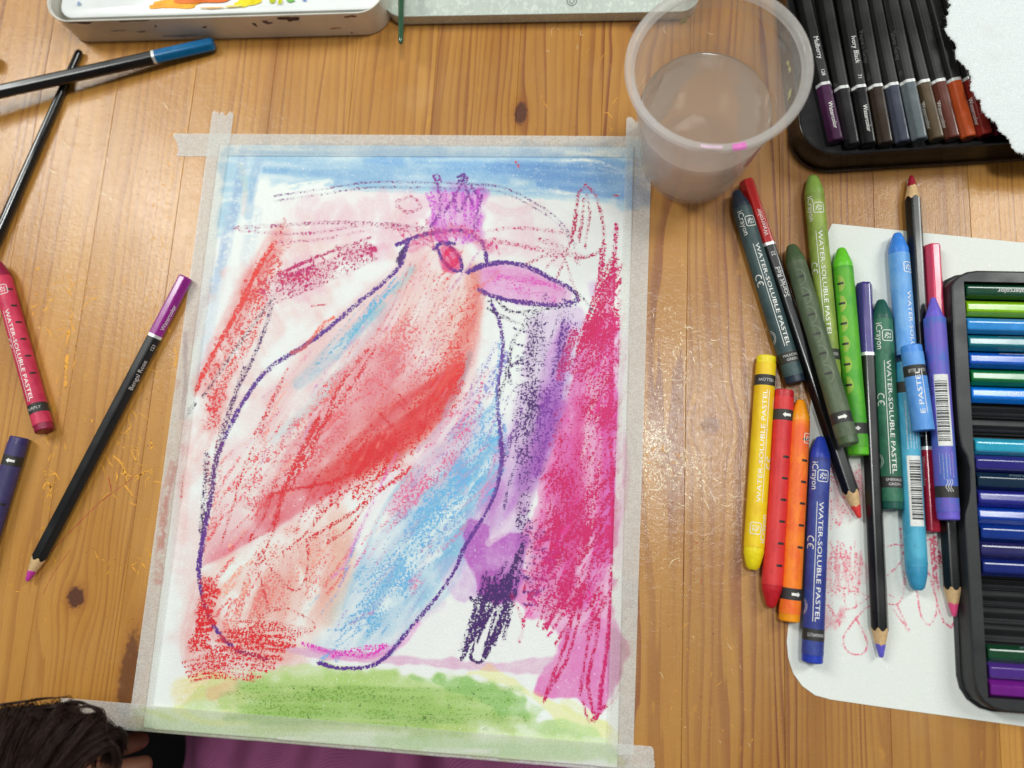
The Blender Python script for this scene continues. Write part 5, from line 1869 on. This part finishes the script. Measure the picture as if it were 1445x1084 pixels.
for pts in ([(1190, 830), (1195, 860), (1208, 858), (1206, 840)], [(1214, 836), (1226, 842), (1205, 858)], [(1205, 875), (1190, 900), (1196, 920), (1215, 924), (1224, 910), (1215, 885), (1206, 870)], [(1252, 772), (1262, 768), (1275, 770)], [(1270, 745), (1274, 790), (1276, 830), (1268, 852), (1254, 852)], [(1252, 812), (1270, 795), (1278, 770)],
            [(1294, 834), (1300, 870), (1312, 882), (1322, 860), (1318, 820), (1312, 760)], [(1304, 790), (1314, 820), (1322, 850), (1332, 878), (1342, 886), (1348, 874)], [(1260, 860), (1275, 880), (1280, 892)], [(1266, 855), (1284, 892)], [(1252, 838), (1262, 844)], [(1195, 890), (1220, 860), (1240, 850)], [(1316, 760), (1320, 800), (1326, 840)]):
    S_(pts, 1.9, (226, 120, 140), .74)
cs.hatch([(1310, 755), (1324, 750)], [(1318, 800), (1334, 810)], 6, 2.2, (216, 80, 110), .45, 3)
poly = [P(*q)[:2] for q in outline]
pxs = np.array([q[0] for q in poly])


def hull_y(x, upper):
    best = None
    for p0, p1 in zip(poly, poly[1:] + poly[:1]):
        if (p0[0] - x) * (p1[0] - x) <= 0 and abs(p0[0] - p1[0]) > 1e-9:
            y = p0[1] + (p1[1] - p0[1]) * (x - p0[0]) / (p1[0] - p0[0])
            best = y if best is None else (max(best, y) if upper else min(best, y))
    return best


cols = np.concatenate([np.arange(pxs.min() + 1e-5, .200, .0005), np.linspace(.2005, pxs.max() - 1e-5, 12)])
NR = 460
Vs = []
for x in cols:
    yb, yt = hull_y(x, False), hull_y(x, True)
    for k in range(NR + 1):
        Vs.append((x, yb + (yt - yb) * k / NR, SHEET))
Fc = [(i * (NR + 1) + k, (i + 1) * (NR + 1) + k, (i + 1) * (NR + 1) + k + 1, i * (NR + 1) + k + 1) for i in range(len(cols) - 1) for k in range(NR)]
me = mesh_from('white_sheet', Vs, Fc, 9)
cs.paint(me)
sheet = link_obj('white_sheet', me, mat_painted('scribbled_card', (232, 234, 227), .5))
tag(sheet, 'white card sheet with rounded corner and red pencil scribbles under the crayons', 'sheet')

# ------------------------------------------------------------------ black pencil tray
ZTR = .0125
left_edge = [(1343, 404), (1344, 430), (1346, 480), (1350, 560), (1354, 610), (1357, 630), (1364, 643), (1369, 660), (1370, 690), (1368, 708), (1363, 724), (1362, 738), (1365, 780), (1370, 860), (1373, 920), (1375, 960)]
crn_top = [(1380, 382), (1366, 384), (1353, 390), (1346, 397)]
crn_bot = [(1379, 976), (1388, 990), (1402, 1000), (1420, 1005)]
outl = crn_top + left_edge + crn_bot
XR = .372
top_y, bot_y = P(1445, 382, ZTR)[1], P(1445, 1008, ZTR)[1]
outline_w = [tuple(P(*q, ZTR)[:2]) for q in outl] + [(XR - .01, bot_y), (XR, bot_y + .01), (XR, top_y - .01), (XR - .01, top_y)]
# inner pocket
ix0t, ix0b = P(1360, 397, ZTR), P(1394.5, 985, ZTR)
ix_l = (ix0t[0] + ix0b[0]) / 2
pocket = [(ix0t[0], ix0t[1]), (ix0b[0], ix0b[1]), (XR - .008, ix0b[1]), (XR - .008, ix0t[1])]
tray = thing('pencil_tray', 'black plastic slotted pencil tray with scooped side holding bright blue, green and purple pencils', 'pencil tray')
plast = mat_plain('tray_plastic', (34, 34, 36), .42, .5, .08, 400, bump=.12)
bm = bmesh.new()


def offset_poly(pts, d):
    n = len(pts)
    res = []
    for i in range(n):
        p0, p1, p2 = np.array(pts[i - 1]), np.array(pts[i]), np.array(pts[(i + 1) % n])
        e1, e2 = p1 - p0, p2 - p1
        n1 = np.array([-e1[1], e1[0]]) / (np.linalg.norm(e1) + 1e-9)
        n2 = np.array([-e2[1], e2[0]]) / (np.linalg.norm(e2) + 1e-9)
        nn = n1 + n2
        nn /= np.linalg.norm(nn) + 1e-9
        res.append(tuple(p1 + nn * d))
    return res


area2 = sum(a[0] * b[1] - b[0] * a[1] for a, b in zip(outline_w, outline_w[1:] + outline_w[:1]))
sgn = 1 if area2 > 0 else -1
inn = lambda d: offset_poly(outline_w, d * sgn)
rg = [at_z(inn(-.0022), .0004), at_z(inn(-.0022), .0014), at_z(inn(-.0008), .0018), at_z(inn(-.0004), ZTR - .0012), at_z(inn(0.0001), ZTR - .0003), at_z(inn(.0007), ZTR)]
V, Fc = shell(rg)
link_obj('tray_wall', mesh_from('tray_wall', V, Fc, .6), plast, tray)
bm = bmesh.new()
ov = [bm.verts.new((x, y, ZTR)) for x, y in inn(.0007)]
iv = [bm.verts.new((x, y, ZTR)) for x, y in pocket]
oe = [bm.edges.new((ov[i], ov[(i + 1) % len(ov)])) for i in range(len(ov))]
ie = [bm.edges.new((iv[i], iv[(i + 1) % 4])) for i in range(4)]
bmesh.ops.triangle_fill(bm, use_beauty=True, use_dissolve=False, edges=oe + ie)
for f in bm.faces:
    f.normal_update()
    if f.normal.z < 0:
        f.normal_flip()
link_obj('tray_rim', from_bm('tray_rim', bm), plast, tray)
zf = .0030
V = [(x, y, ZTR) for x, y in pocket] + [(x, y, zf) for x, y in pocket]
Fc = [(i, (i + 1) % 4, 4 + (i + 1) % 4, 4 + i) for i in range(4)] + [(4, 5, 6, 7)]
link_obj('tray_pocket', mesh_from('tray_pocket', V, Fc), plast, tray)
# slots
NS = 24
pys = [P(1400, 412 + (971 - 412) * i / (NS - 1), .0085)[1] for i in range(NS)]
pit = (pys[0] - pys[-1]) / (NS - 1)
names = [((14, 66, 44), 'bottle green'), ((132, 186, 10), 'lime green'), ((50, 140, 214), 'sky blue'), ((16, 108, 120), 'teal'), ((16, 86, 190), 'cobalt blue'), ((6, 110, 50), 'grass green'), ((4, 120, 226), 'bright azure'), None, None, ((46, 160, 190), 'turquoise'), ((44, 40, 122), 'indigo'), ((18, 44, 66), 'dark petrol'), ((40, 42, 140), 'blue-violet'), ((8, 60, 160), 'royal blue'), ((14, 50, 132), 'deep blue'), ((36, 34, 92), 'dusk violet'), ((20, 36, 112), 'navy'), None, None, None, None, ((18, 66, 40), 'forest green'), ((76, 44, 130), 'purple'), ((112, 28, 130), 'magenta purple')]
V0 = []
prev = None
for i in range(NS + 1):
    yy = pys[0] + pit * .5 - pit * i
    xa = ix0t[0] + (ix0b[0] - ix0t[0]) * (ix0t[1] - yy) / (ix0t[1] - ix0b[1])
    V = []
    for x in (xa + .0001, XR - .0082):
        for (dy, dz) in ((-.0011, 0), (-.0007, .0026), (0, .0031), (.0007, .0026), (.0011, 0)):
            V.append((x, yy + dy, zf + .0001 + dz))
    Fc = [(k, k + 1, 5 + k + 1, 5 + k) for k in range(4)] + [(0, 1, 2, 3, 4), (9, 8, 7, 6, 5)]
    link_obj('slot_ridge', mesh_from('slot_ridge', V, Fc, .6), plast, tray)
pt = pys[0] + 1
for i, e in enumerate(names):
    yy = pys[i]
    xa = ix0t[0] + (ix0b[0] - ix0t[0]) * (ix0t[1] - yy) / (ix0t[1] - ix0b[1])
    if e is None:
        # moulded cradle of an empty slot
        V = []
        for x in (xa + .0004, XR - .0084):
            for (dy, dz) in ((-.0028, .0001), (-.0022, .0016), (0, .0008), (.0022, .0016), (.0028, .0001)):
                V.append((x, yy + dy, zf + .0001 + dz + (.0010 if abs(dy) == .0022 else 0)))
        Fc = [(k, k + 1, 5 + k + 1, 5 + k) for k in range(4)] + [(0, 1, 2, 3, 4), (9, 8, 7, 6, 5)]
        link_obj('empty_slot_cradle', mesh_from('empty_slot_cradle', V, Fc), plast, tray)
        continue
    rgb, nm = e
    z = zf + HA + .0016
    mw = Matrix.Translation((xa + .0008 + random.uniform(0, .0009), yy, z)) @ Matrix.Rotation(math.radians(random.uniform(-9, 9)), 4, 'X') @ Matrix.Rotation(random.gauss(0, .0012), 4, 'Z')
    nb = [names[k][1] for k in (i - 1, i + 1) if 0 <= k < NS and names[k] is not None]
    near = ' and '.join(nb)
    lab = '%s pencil in the black tray' % nm + (' beside the %s one%s' % (near, 's' if len(nb) > 1 else ''))
    ms = pencil_meshes(.175, .0355, .0058, False)
    o = thing('coloured_pencil', lab, 'pencil', 'pencils in the black tray', mw)
    link_obj('barrel', ms['barrel'], mat_lacquer('black_lacquer', (16, 16, 17), .30), o)
    cap = link_obj('cap', ms['cap'], mat_lacquer('cap_lacquer', rgb, .20), o)
    link_obj('band', ms['band'], mat_plain('silver_band', (224, 224, 222), .3, metal=.35), o)
    link_obj('sharpened_wood', ms['sharpened_wood'], mat_plain('cedar_wood', (214, 178, 130), .7, .3, .1, 900), o)
    link_obj('lead', ms['lead'], mat_plain('pencil_lead', rgb, .5, .3, .06), o)
    if i in (0, 2, 3, 4, 6, 9, 11, 14, 16, 21):
        fc = {0: 0, 6: 0, 14: 0, 16: 0}.get(i, 1 if i == 9 else -1)
        fl = Flat().text('Watercolor', 0, -.0010, width=.0150)
        dim = (228, 226, 222) if fc == 0 or i == 4 else (120, 140, 150)
        link_obj('cap_lettering', fl.mesh('cap_lettering', facet_map(.0150 + {0: .014, 6: .0155, 14: .019, 16: .0205}.get(i, .014), fc)), mat_plain('print_name', dim, .5), cap)

# ------------------------------------------------------------------ cup of rinse water
CX, CY = .0492, .1939
cup = thing('plastic_cup', 'translucent plastic cup half filled with cloudy pinkish paint water', 'cup', None, Matrix.Translation((CX, CY, 0)))


def mat_cup(k0=.09, k1=.14, edge=.08, shine=.20):
    t = NT('frosted_polypropylene')
    p = t.obj()
    n = t.noise(p, 70, 3, .6)
    dif = t.n('ShaderNodeBsdfDiffuse')
    dif.inputs[0].default_value = lin((246, 245, 242))
    trl = t.n('ShaderNodeBsdfTranslucent')
    trl.inputs[0].default_value = lin((250, 247, 243))
    m1 = t.n('ShaderNodeMixShader')
    m1.inputs[0].default_value = .5
    t.link(dif.outputs[0], m1.inputs[1])
    t.link(trl.outputs[0], m1.inputs[2])
    tr = t.n('ShaderNodeBsdfTransparent')
    tr.inputs[0].default_value = (.97, .96, .95, 1)
    m2 = t.n('ShaderNodeMixShader')
    lw = t.n('ShaderNodeLayerWeight')
    lw.inputs[0].default_value = .35
    f = t.math('ADD', t.math('MULTIPLY', lw.outputs['Facing'], edge), t.smooth(n, .3, .7, k0, k1))
    t.link(f, m2.inputs[0])
    t.link(tr.outputs[0], m2.inputs[1])
    t.link(m1.outputs[0], m2.inputs[2])
    gl = t.n('ShaderNodeBsdfGlossy')
    gl.inputs['Roughness'].default_value = .12
    fr = t.n('ShaderNodeFresnel')
    fr.inputs[0].default_value = 1.45
    m3 = t.n('ShaderNodeMixShader')
    t.link(t.math('MULTIPLY', fr.outputs[0], shine), m3.inputs[0])
    t.link(m2.outputs[0], m3.inputs[1])
    t.link(gl.outputs[0], m3.inputs[2])
    return t.done(m3.outputs[0])


MC = mat_cup()
wall = [(0, .0006), (.0245, .0006), (.0252, .0001), (.0260, .0004), (.0264, .0016), (.0304, .035), (.0343, .0690), (.0352, .0705), (.0354, .0783), (.0346, .0783), (.0342, .0712), (.0334, .0700), (.0294, .035), (.0255, .0028), (.0246, .0016), (0, .0016)]
link_obj('cup_wall', mesh_from('cup_wall', *lathe(wall, 96), .5), MC, cup)
rim = [(.0355, .0784), (.0362, .0790), (.0384, .0790), (.0388, .0797), (.0388, .0808), (.0382, .0816), (.0366, .0818), (.0354, .0812), (.0346, .0795), (.0345, .0784), (.0355, .0784)]
link_obj('rim', mesh_from('rim', *lathe(rim, 96), .7), mat_cup(.30, .38, .20, .35), cup)
V, Fc = lathe([(.0178, .00165), (.0182, .0019), (.0186, .00165)], 64)
link_obj('base_ring', mesh_from('base_ring', V, Fc, .9), MC, cup)


def mat_water():
    t = NT('cloudy_water')
    dif = t.n('ShaderNodeBsdfDiffuse')
    dif.inputs[0].default_value = lin((240, 218, 198))
    trl = t.n('ShaderNodeBsdfTranslucent')
    trl.inputs[0].default_value = lin((246, 226, 208))
    m0 = t.n('ShaderNodeMixShader')
    m0.inputs[0].default_value = .55
    t.link(dif.outputs[0], m0.inputs[1])
    t.link(trl.outputs[0], m0.inputs[2])
    tr = t.n('ShaderNodeBsdfTransparent')
    tr.inputs[0].default_value = (.98, .95, .91, 1)
    m1 = t.n('ShaderNodeMixShader')
    m1.inputs[0].default_value = .46
    t.link(tr.outputs[0], m1.inputs[1])
    t.link(m0.outputs[0], m1.inputs[2])
    gl = t.n('ShaderNodeBsdfGlossy')
    gl.inputs['Roughness'].default_value = .02
    n = t.noise(t.obj(), 90, 1, .5)
    bp = t.bump(n, .3, .0016)
    t.link(bp, gl.inputs['Normal'])
    fr = t.n('ShaderNodeFresnel')
    fr.inputs[0].default_value = 1.33
    t.link(bp, fr.inputs['Normal'])
    m2 = t.n('ShaderNodeMixShader')
    t.link(fr.outputs[0], m2.inputs[0])
    t.link(m1.outputs[0], m2.inputs[1])
    t.link(gl.outputs[0], m2.inputs[2])
    return t.done(m2.outputs[0])


HW = .0446
rw = .0255 + (.0334 - .0255) * (HW - .0028) / (.0700 - .0028)
prof = [(0, .0020), (.0245, .0020), (.0253, .0032), (rw - .0001, HW + .0008), (rw - .0006, HW + .0003), (rw - .0018, HW), (0, HW)]
wat = link_obj('paint_water', mesh_from('paint_water', *lathe(prof, 96), .5), mat_water())
wat.location = (CX, CY, 0)
tag(wat, 'cloudy beige-pink rinse water inside the plastic cup', 'water')
# pink paint on the rim and wall
front_a = math.atan2(P(1030, 205, .0817)[1] - CY, P(1030, 205, .0817)[0] - CX)
pinkm = mat_plain('pink_paint', (216, 112, 184), .25, var=.12)
for (u, v, da, pr) in ((1043, 205, .075, [(.0359, .0813), (.0366, .0819), (.0382, .0818), (.0389, .0812)]), (1004, 207, .12, [(.0360, .0813), (.0368, .0819), (.0378, .0819)])):
    a = math.atan2(P(u, v, .0817)[1] - CY, P(u, v, .0817)[0] - CX)
    link_obj('pink_smear', mesh_from('pink_smear', *lathe(pr, 16, a - da, a + da), 3.2), pinkm if da < .1 else mat_plain('pale_pink_paint', (214, 184, 200), .25), cup)
a = math.atan2(P(1045, 240, .03)[1] - CY, P(1045, 240, .03)[0] - CX)
for (da, z0, z1, off) in ((.05, .036, .058, 0), (.03, .030, .046, .08), (.02, .040, .050, -.08)):
    pr = [(.0264 + (.0343 - .0264) * (z - .0016) / (.0690 - .0016) + .0001, z) for z in (z0, (z0 + z1) / 2, z1)]
    link_obj('pink_drip', mesh_from('pink_drip', *lathe(pr, 6, a + off - da, a + off + da), 3.2), mat_plain('drip_paint', (206, 120, 130), .4), cup)
for (u, v, r) in ((1099, 90, .0010), (976, 48, .0016), (1118, 127, .0022), (1130, 92, .0012)):
    a = math.atan2(P(u, v, .070)[1] - CY, P(u, v, .070)[0] - CX)
    z = .068 if v < 100 else .066
    rr = .0332
    pr = [(rr - .0002, z - r), (rr - .0004, z), (rr - .0001, z + r)]
    link_obj('dried_spot', mesh_from('dried_spot', *lathe(pr, 6, a - r / rr, a + r / rr), 3.2), mat_plain('dried_paint', (206, 200, 150), .5), cup)


# ------------------------------------------------------------------ the child at the table edge
def skin_mat():
    t = NT('skin')
    n = t.noise(t.pos(), 120, 3, .6)
    b = t.bsdf(t.mix(n, lin((150, 98, 74)), lin((186, 128, 100))), .5, .4)
    b.inputs['Subsurface Weight'].default_value = .1
    b.inputs['Subsurface Radius'].default_value = (.004, .0015, .001)
    return t.done(b.outputs[0])


HC = Vector(P(20, 1330, .020))           # head centre
person = thing('person', 'dark haired person in a magenta skirt leaning in at the table edge', 'person', None, Matrix.Translation((HC.x, HC.y - .05, -.30)))
inv = person.matrix_world.inverted()
SK = skin_mat()
hand0 = Vector(P(206, 1078, -.055))
pts = {}
edges = []
rad = {}


def J(nm, co, r, to=None):
    pts[nm] = (Vector(co), r)
    if to:
        edges.append((to, nm))


pel = Vector((-.13, -.42, -.24))
J('pelvis', pel, .085)
J('waist', (-.15, -.40, -.15), .075, 'pelvis')
J('chest', (-.20, -.36, -.07), .080, 'waist')
J('neck0', (HC.x + .01, HC.y - .10, -.035), .040, 'chest')
J('neck1', (HC.x + .004, HC.y - .045, -.012), .034, 'neck0')
J('head0', (HC.x, HC.y - .012, .006), .056, 'neck1')
J('head1', (HC.x, HC.y + .006, .036), .066, 'head0')
J('head2', (HC.x + .002, HC.y + .012, .058), .052, 'head1')
J('shr', (-.10, -.34, -.075), .038, 'chest')
J('elr', (-.04, -.36, -.20), .028, 'shr')
J('wrr', (-.10, -.27, -.19), .018, 'elr')
J('par', (-.12, -.24, -.185), .020, 'wrr')
J('shl', (-.31, -.35, -.075), .036, 'chest')
J('ell', (-.37, -.27, -.13), .027, 'shl')
wr = hand0 + Vector((-.070, -.030, -.012))
J('wrl', wr, .0175, 'ell')
pal1 = hand0 + Vector((-.040, -.012, -.002))
J('pal', (wr + pal1) / 2, .0165, 'wrl')
J('pal1', pal1, .0150, 'pal')
for k, (dy, ln) in enumerate(((.016, .9), (.005, 1.0), (-.006, .95), (-.017, .75))):
    b = pal1 + Vector((.006, dy, .002))
    d = Vector((.030 * ln, .004 + dy * .15, -.002))
    J('f%da' % k, b, .0075, 'pal1')
    J('f%db' % k, b + d * .5 + Vector((0, 0, .004)), .0066, 'f%da' % k)
    J('f%dc' % k, b + d * .85 + Vector((0, 0, .001)), .0058, 'f%db' % k)
    J('f%dd' % k, b + d * 1.12 + Vector((0, 0, -.006)), .0050, 'f%dc' % k)
tb = (wr + pal1) / 2 + Vector((.004, .014, .002))
J('tha', tb, .0085, 'pal')
J('thb', tb + Vector((.014, .014, .004)), .0075, 'tha')
J('thc', tb + Vector((.030, .018, .003)), .0062, 'thb')
for s, nm in ((-1, 'l'), (1, 'r')):
    hip = pel + Vector((.055 * s, .03, -.01))
    J('hip' + nm, hip, .066, 'pelvis')
    J('kn' + nm, hip + Vector((.012 * s, .30, .0)), .046, 'hip' + nm)
    J('an' + nm, hip + Vector((.012 * s, .31, -.30)), .028, 'kn' + nm)
    J('to' + nm, hip + Vector((.012 * s, .40, -.33)), .022, 'an' + nm)
nm = list(pts)
me = bpy.data.meshes.new('body')
me.from_pydata([tuple(inv @ pts[k][0]) for k in nm], [(nm.index(a), nm.index(b)) for a, b in edges], [])
body = link_obj('body', me, SK, person)
sk = body.modifiers.new('skin', 'SKIN')
for i, k in enumerate(nm):
    me.skin_vertices[0].data[i].radius = (pts[k][1], pts[k][1])
me.skin_vertices[0].data[0].use_root = True
sk.use_smooth_shade = True
ss = body.modifiers.new('sub', 'SUBSURF')
ss.levels = ss.render_levels = 2


# skirt over the thighs: draped cloth with folds
def mat_cloth():
    t = NT('magenta_knit')
    p = t.pos()
    w = t.n('ShaderNodeTexWave', wave_type='BANDS', bands_direction='DIAGONAL')
    t.link(t.scale(p, (1, -1, 1)), w.inputs['Vector'])
    w.inputs['Scale'].default_value = 330
    w.inputs['Distortion'].default_value = .15
    w.inputs['Detail Scale'].default_value = 3
    n = t.noise(p, 90, 3, .6)
    col = t.mix(w.outputs['Fac'], lin((170, 92, 140)), lin((194, 116, 164)))
    col = t.mix(t.math('MULTIPLY', n, .35), col, lin((116, 52, 96)))
    b = t.bsdf(col, .85, .2)
    t.link(t.bump(w.outputs['Fac'], .35, .0004), b.inputs['Normal'])
    return t.done(b.outputs[0])


MCL = mat_cloth()
xs = np.linspace(-.262, .040, 150)
ys = np.linspace(-.47, -.02, 170)


def drape(X, Y):
    a = np.exp(-((X + .185) / .075) ** 2) * .058
    b = np.exp(-((X + .045) / .070) ** 2) * .058
    z = -.150 + np.maximum(a, b)
    z = z + .007 * np.sin(X * 95 + Y * 38 + 1.2) + .004 * np.sin(X * 170 - Y * 60) + .003 * np.sin(Y * 120 + X * 30)
    z = z - .014 * np.exp(-((X + .205 + (Y + .14) * .5) / .018) ** 2)
    z = z + .008 * np.exp(-((X + .232 + (Y + .14) * .5) / .016) ** 2)
    z = z - .10 * np.clip((-.245 - X) / .02, 0, 1) ** 2 - .10 * np.clip((X - .012) / .03, 0, 1) ** 2
    z = z - .10 * np.clip((Y + .06) / .05, 0, 1) ** 2
    return z


me = grid_mesh('skirt', xs, ys, drape)
me.transform(inv)
sk_o = link_obj('skirt', me, MCL, person)
so = sk_o.modifiers.new('thickness', 'SOLIDIFY')
so.thickness = .0025

# top: dark long-sleeved shirt
keep = ['pelvis', 'waist', 'chest', 'neck0', 'shr', 'elr', 'wrr', 'shl', 'ell', 'wrl']
me = bpy.data.meshes.new('shirt')
me.from_pydata([tuple(inv @ pts[k][0]) for k in keep], [(keep.index(a), keep.index(b)) for a, b in edges if a in keep and b in keep], [])
shirt = link_obj('shirt', me, mat_plain('shirt_cloth', (86, 20, 44), .85, .2, .12, 500, bump=.3), person)
sk = shirt.modifiers.new('skin', 'SKIN')
for i, k in enumerate(keep):
    me.skin_vertices[0].data[i].radius = (pts[k][1] + .007, pts[k][1] + .007)
me.skin_vertices[0].data[0].use_root = True
sk.use_smooth_shade = True
ss = shirt.modifiers.new('sub', 'SUBSURF')
ss.levels = ss.render_levels = 2

# face details (turned down towards the painting)
face_dir = Vector((.50, .62, -.35)).normalized()
side = face_dir.cross(Vector((0, 0, 1))).normalized()
upv = side.cross(face_dir)


def ball(name, c, r, mat, sq=(1, 1, 1)):
    bm = bmesh.new()
    bmesh.ops.create_uvsphere(bm, u_segments=16, v_segments=10, radius=1)
    for v in bm.verts:
        v.co = inv @ (c + side * v.co.x * r * sq[0] + face_dir * v.co.y * r * sq[1] + upv * v.co.z * r * sq[2])
    return link_obj(name, from_bm(name, bm, 3.2), mat, person)


fc = HC + Vector((.0, .004, .030))
ball('nose', fc + face_dir * .064 - upv * .012, .010, SK, (.8, 1, 1.2))
for s in (-1, 1):
    ball('eye', fc + face_dir * .056 + side * .026 * s + upv * .006, .009, mat_plain('eye_white', (230, 226, 220), .15))
    ball('iris', fc + face_dir * .0608 + side * .026 * s + upv * .006, .005, mat_plain('iris_dark', (40, 26, 18), .1))
    ball('ear', fc + side * .066 * s - upv * .004, .016, SK, (.35, .7, 1.1))
ball('mouth', fc + face_dir * .058 - upv * .034, .013, mat_plain('lips', (170, 90, 84), .4), (1.1, .35, .35))

# hair: a cap of locks that falls forward, with loose strands
V, Fc = [], []


def strand(path, r):
    k0 = len(V)
    n = len(path)
    for i, q in enumerate(path):
        d = (path[min(i + 1, n - 1)] - path[max(i - 1, 0)]).normalized()
        e = d.cross(Vector((.3, .2, 1))).normalized()
        f = d.cross(e)
        rr = r * (1 - .75 * (i / (n - 1)) ** 2)
        for a in range(3):
            t = 2 * math.pi * a / 3
            V.append(q + e * rr * math.cos(t) + f * rr * math.sin(t))
    for i in range(n - 1):
        for a in range(3):
            b = (a + 1) % 3
            Fc.append((k0 + 3 * i + a, k0 + 3 * i + b, k0 + 3 * i + 3 + b, k0 + 3 * i + 3 + a))


hc = HC + Vector((0, .004, .030))


def on_head(th, ph, lift):
    # th from the crown, ph around
    d = Vector((math.sin(th) * math.cos(ph), math.sin(th) * math.sin(ph), math.cos(th)))
    return hc + Vector((d.x * .076, d.y * .080, d.z * .074)) * (1 + lift), d


crown = hc
for i in range(4200):
    ph0 = random.uniform(0, 2 * math.pi)
    # a clearing for the face
    fa = math.atan2(face_dir.y, face_dir.x)
    dph = (ph0 - fa + math.pi) % (2 * math.pi) - math.pi
    L = random.uniform(1.5, 2.1) if abs(dph) > .75 else random.uniform(.55, .95)
    ph1 = ph0 + random.gauss(0, .18) + (.5 * (1 if dph > 0 else -1) if abs(dph) < .9 else 0)
    lift0 = random.uniform(.03, .13)
    path = []
    sw = random.gauss(0, .06)
    for k in range(10):
        u = k / 9
        th = .12 + (L - .12) * u
        ph = ph0 + (ph1 - ph0) * u ** 1.5 + sw * math.sin(u * 5)
        p, d = on_head(th, ph, lift0 + .05 * math.sin(u * 3) + random.gauss(0, .003))
        if th > 1.45:
            p.z -= (th - 1.45) * .03
        path.append(p)
    strand(path, random.uniform(.00022, .0005))
# forelock that reaches over the table edge
for lock in range(170):
    lu = random.uniform(-90, 158)
    ltop = 994 + (max(0, lu - 96) / 60) ** 2 * 40 + (max(0, 40 - lu) / 100) * 22 + abs(random.gauss(0, 20))
    lend = (ltop + random.uniform(60, 130)) if lu < 70 else ltop + random.uniform(18, 50)
    a0 = Vector((lu * .55 - 30 + random.gauss(0, 8), 1128 + random.gauss(0, 12), .058 + random.gauss(0, .004)))
    zb, zc, du = .046 + random.gauss(0, .005), .034 + random.gauss(0, .005), random.gauss(14, 9)
    for i in range(34):
        g = lambda s: random.gauss(0, s)
        a = Vector(P(a0.x + g(6), a0.y + g(6), a0.z + g(.0015)))
        b = Vector(P(lu + g(4), ltop + g(4), zb + g(.0015)))
        c = Vector(P(lu + du + g(3), lend + g(8), zc + g(.001)))
        path = []
        for k in range(9):
            u = k / 8
            path.append(a * (1 - u) ** 2 + (b * 2 - (a + c) / 2) * 2 * u * (1 - u) + c * u * u)
        strand(path, random.uniform(.00012, .00026))
for (uv) in ([(-40, 1000), (20, 992), (60, 986), (100, 984)], [(-30, 1016), (10, 1006), (50, 1000), (90, 994)], [(100, 1000), (128, 996), (146, 1006), (150, 1030), (146, 1050)], [(150, 1040), (164, 1054), (170, 1075), (168, 1100)], [(60, 1000), (110, 990), (138, 1004), (148, 1036)], [(-20, 1022), (40, 1002), (100, 1000), (140, 1030), (150, 1060)]):
    for q in range(5):
        pp = smooth_path([(u + random.gauss(0, 1.5), v + random.gauss(0, 1.5)) for u, v in uv], 8)
        strand([Vector(P(u, v, .050 + .002 * math.sin(i))) for i, (u, v) in enumerate(pp)], .00035)
me = mesh_from('hair', [inv @ q for q in V], Fc, 3.2)
t = NT('dark_hair')
n = t.noise(t.pos(), 300, 2, .5)
b = t.bsdf(t.mix(n, lin((26, 17, 14)), lin((58, 38, 30))), .6, .25)
HM = t.done(b.outputs[0])
hair = link_obj('hair', me, HM, person)
# scalp so that no gaps open between the locks
V, Fc = [], []
for i in range(13):
    for j in range(32):
        th = i / 12 * 1.75
        ph = 2 * math.pi * j / 32
        fa = math.atan2(face_dir.y, face_dir.x)
        dph = abs((ph - fa + math.pi) % (2 * math.pi) - math.pi)
        lim = 1.75 if dph > .9 else .62 + dph * .9
        q, d = on_head(min(th, lim), ph, .02)
        V.append(inv @ q)
for i in range(12):
    for j in range(32):
        Fc.append((i * 32 + j, i * 32 + (j + 1) % 32, (i + 1) * 32 + (j + 1) % 32, (i + 1) * 32 + j))
link_obj('scalp_hair', mesh_from('scalp_hair', V, Fc, 3.2), HM, person)
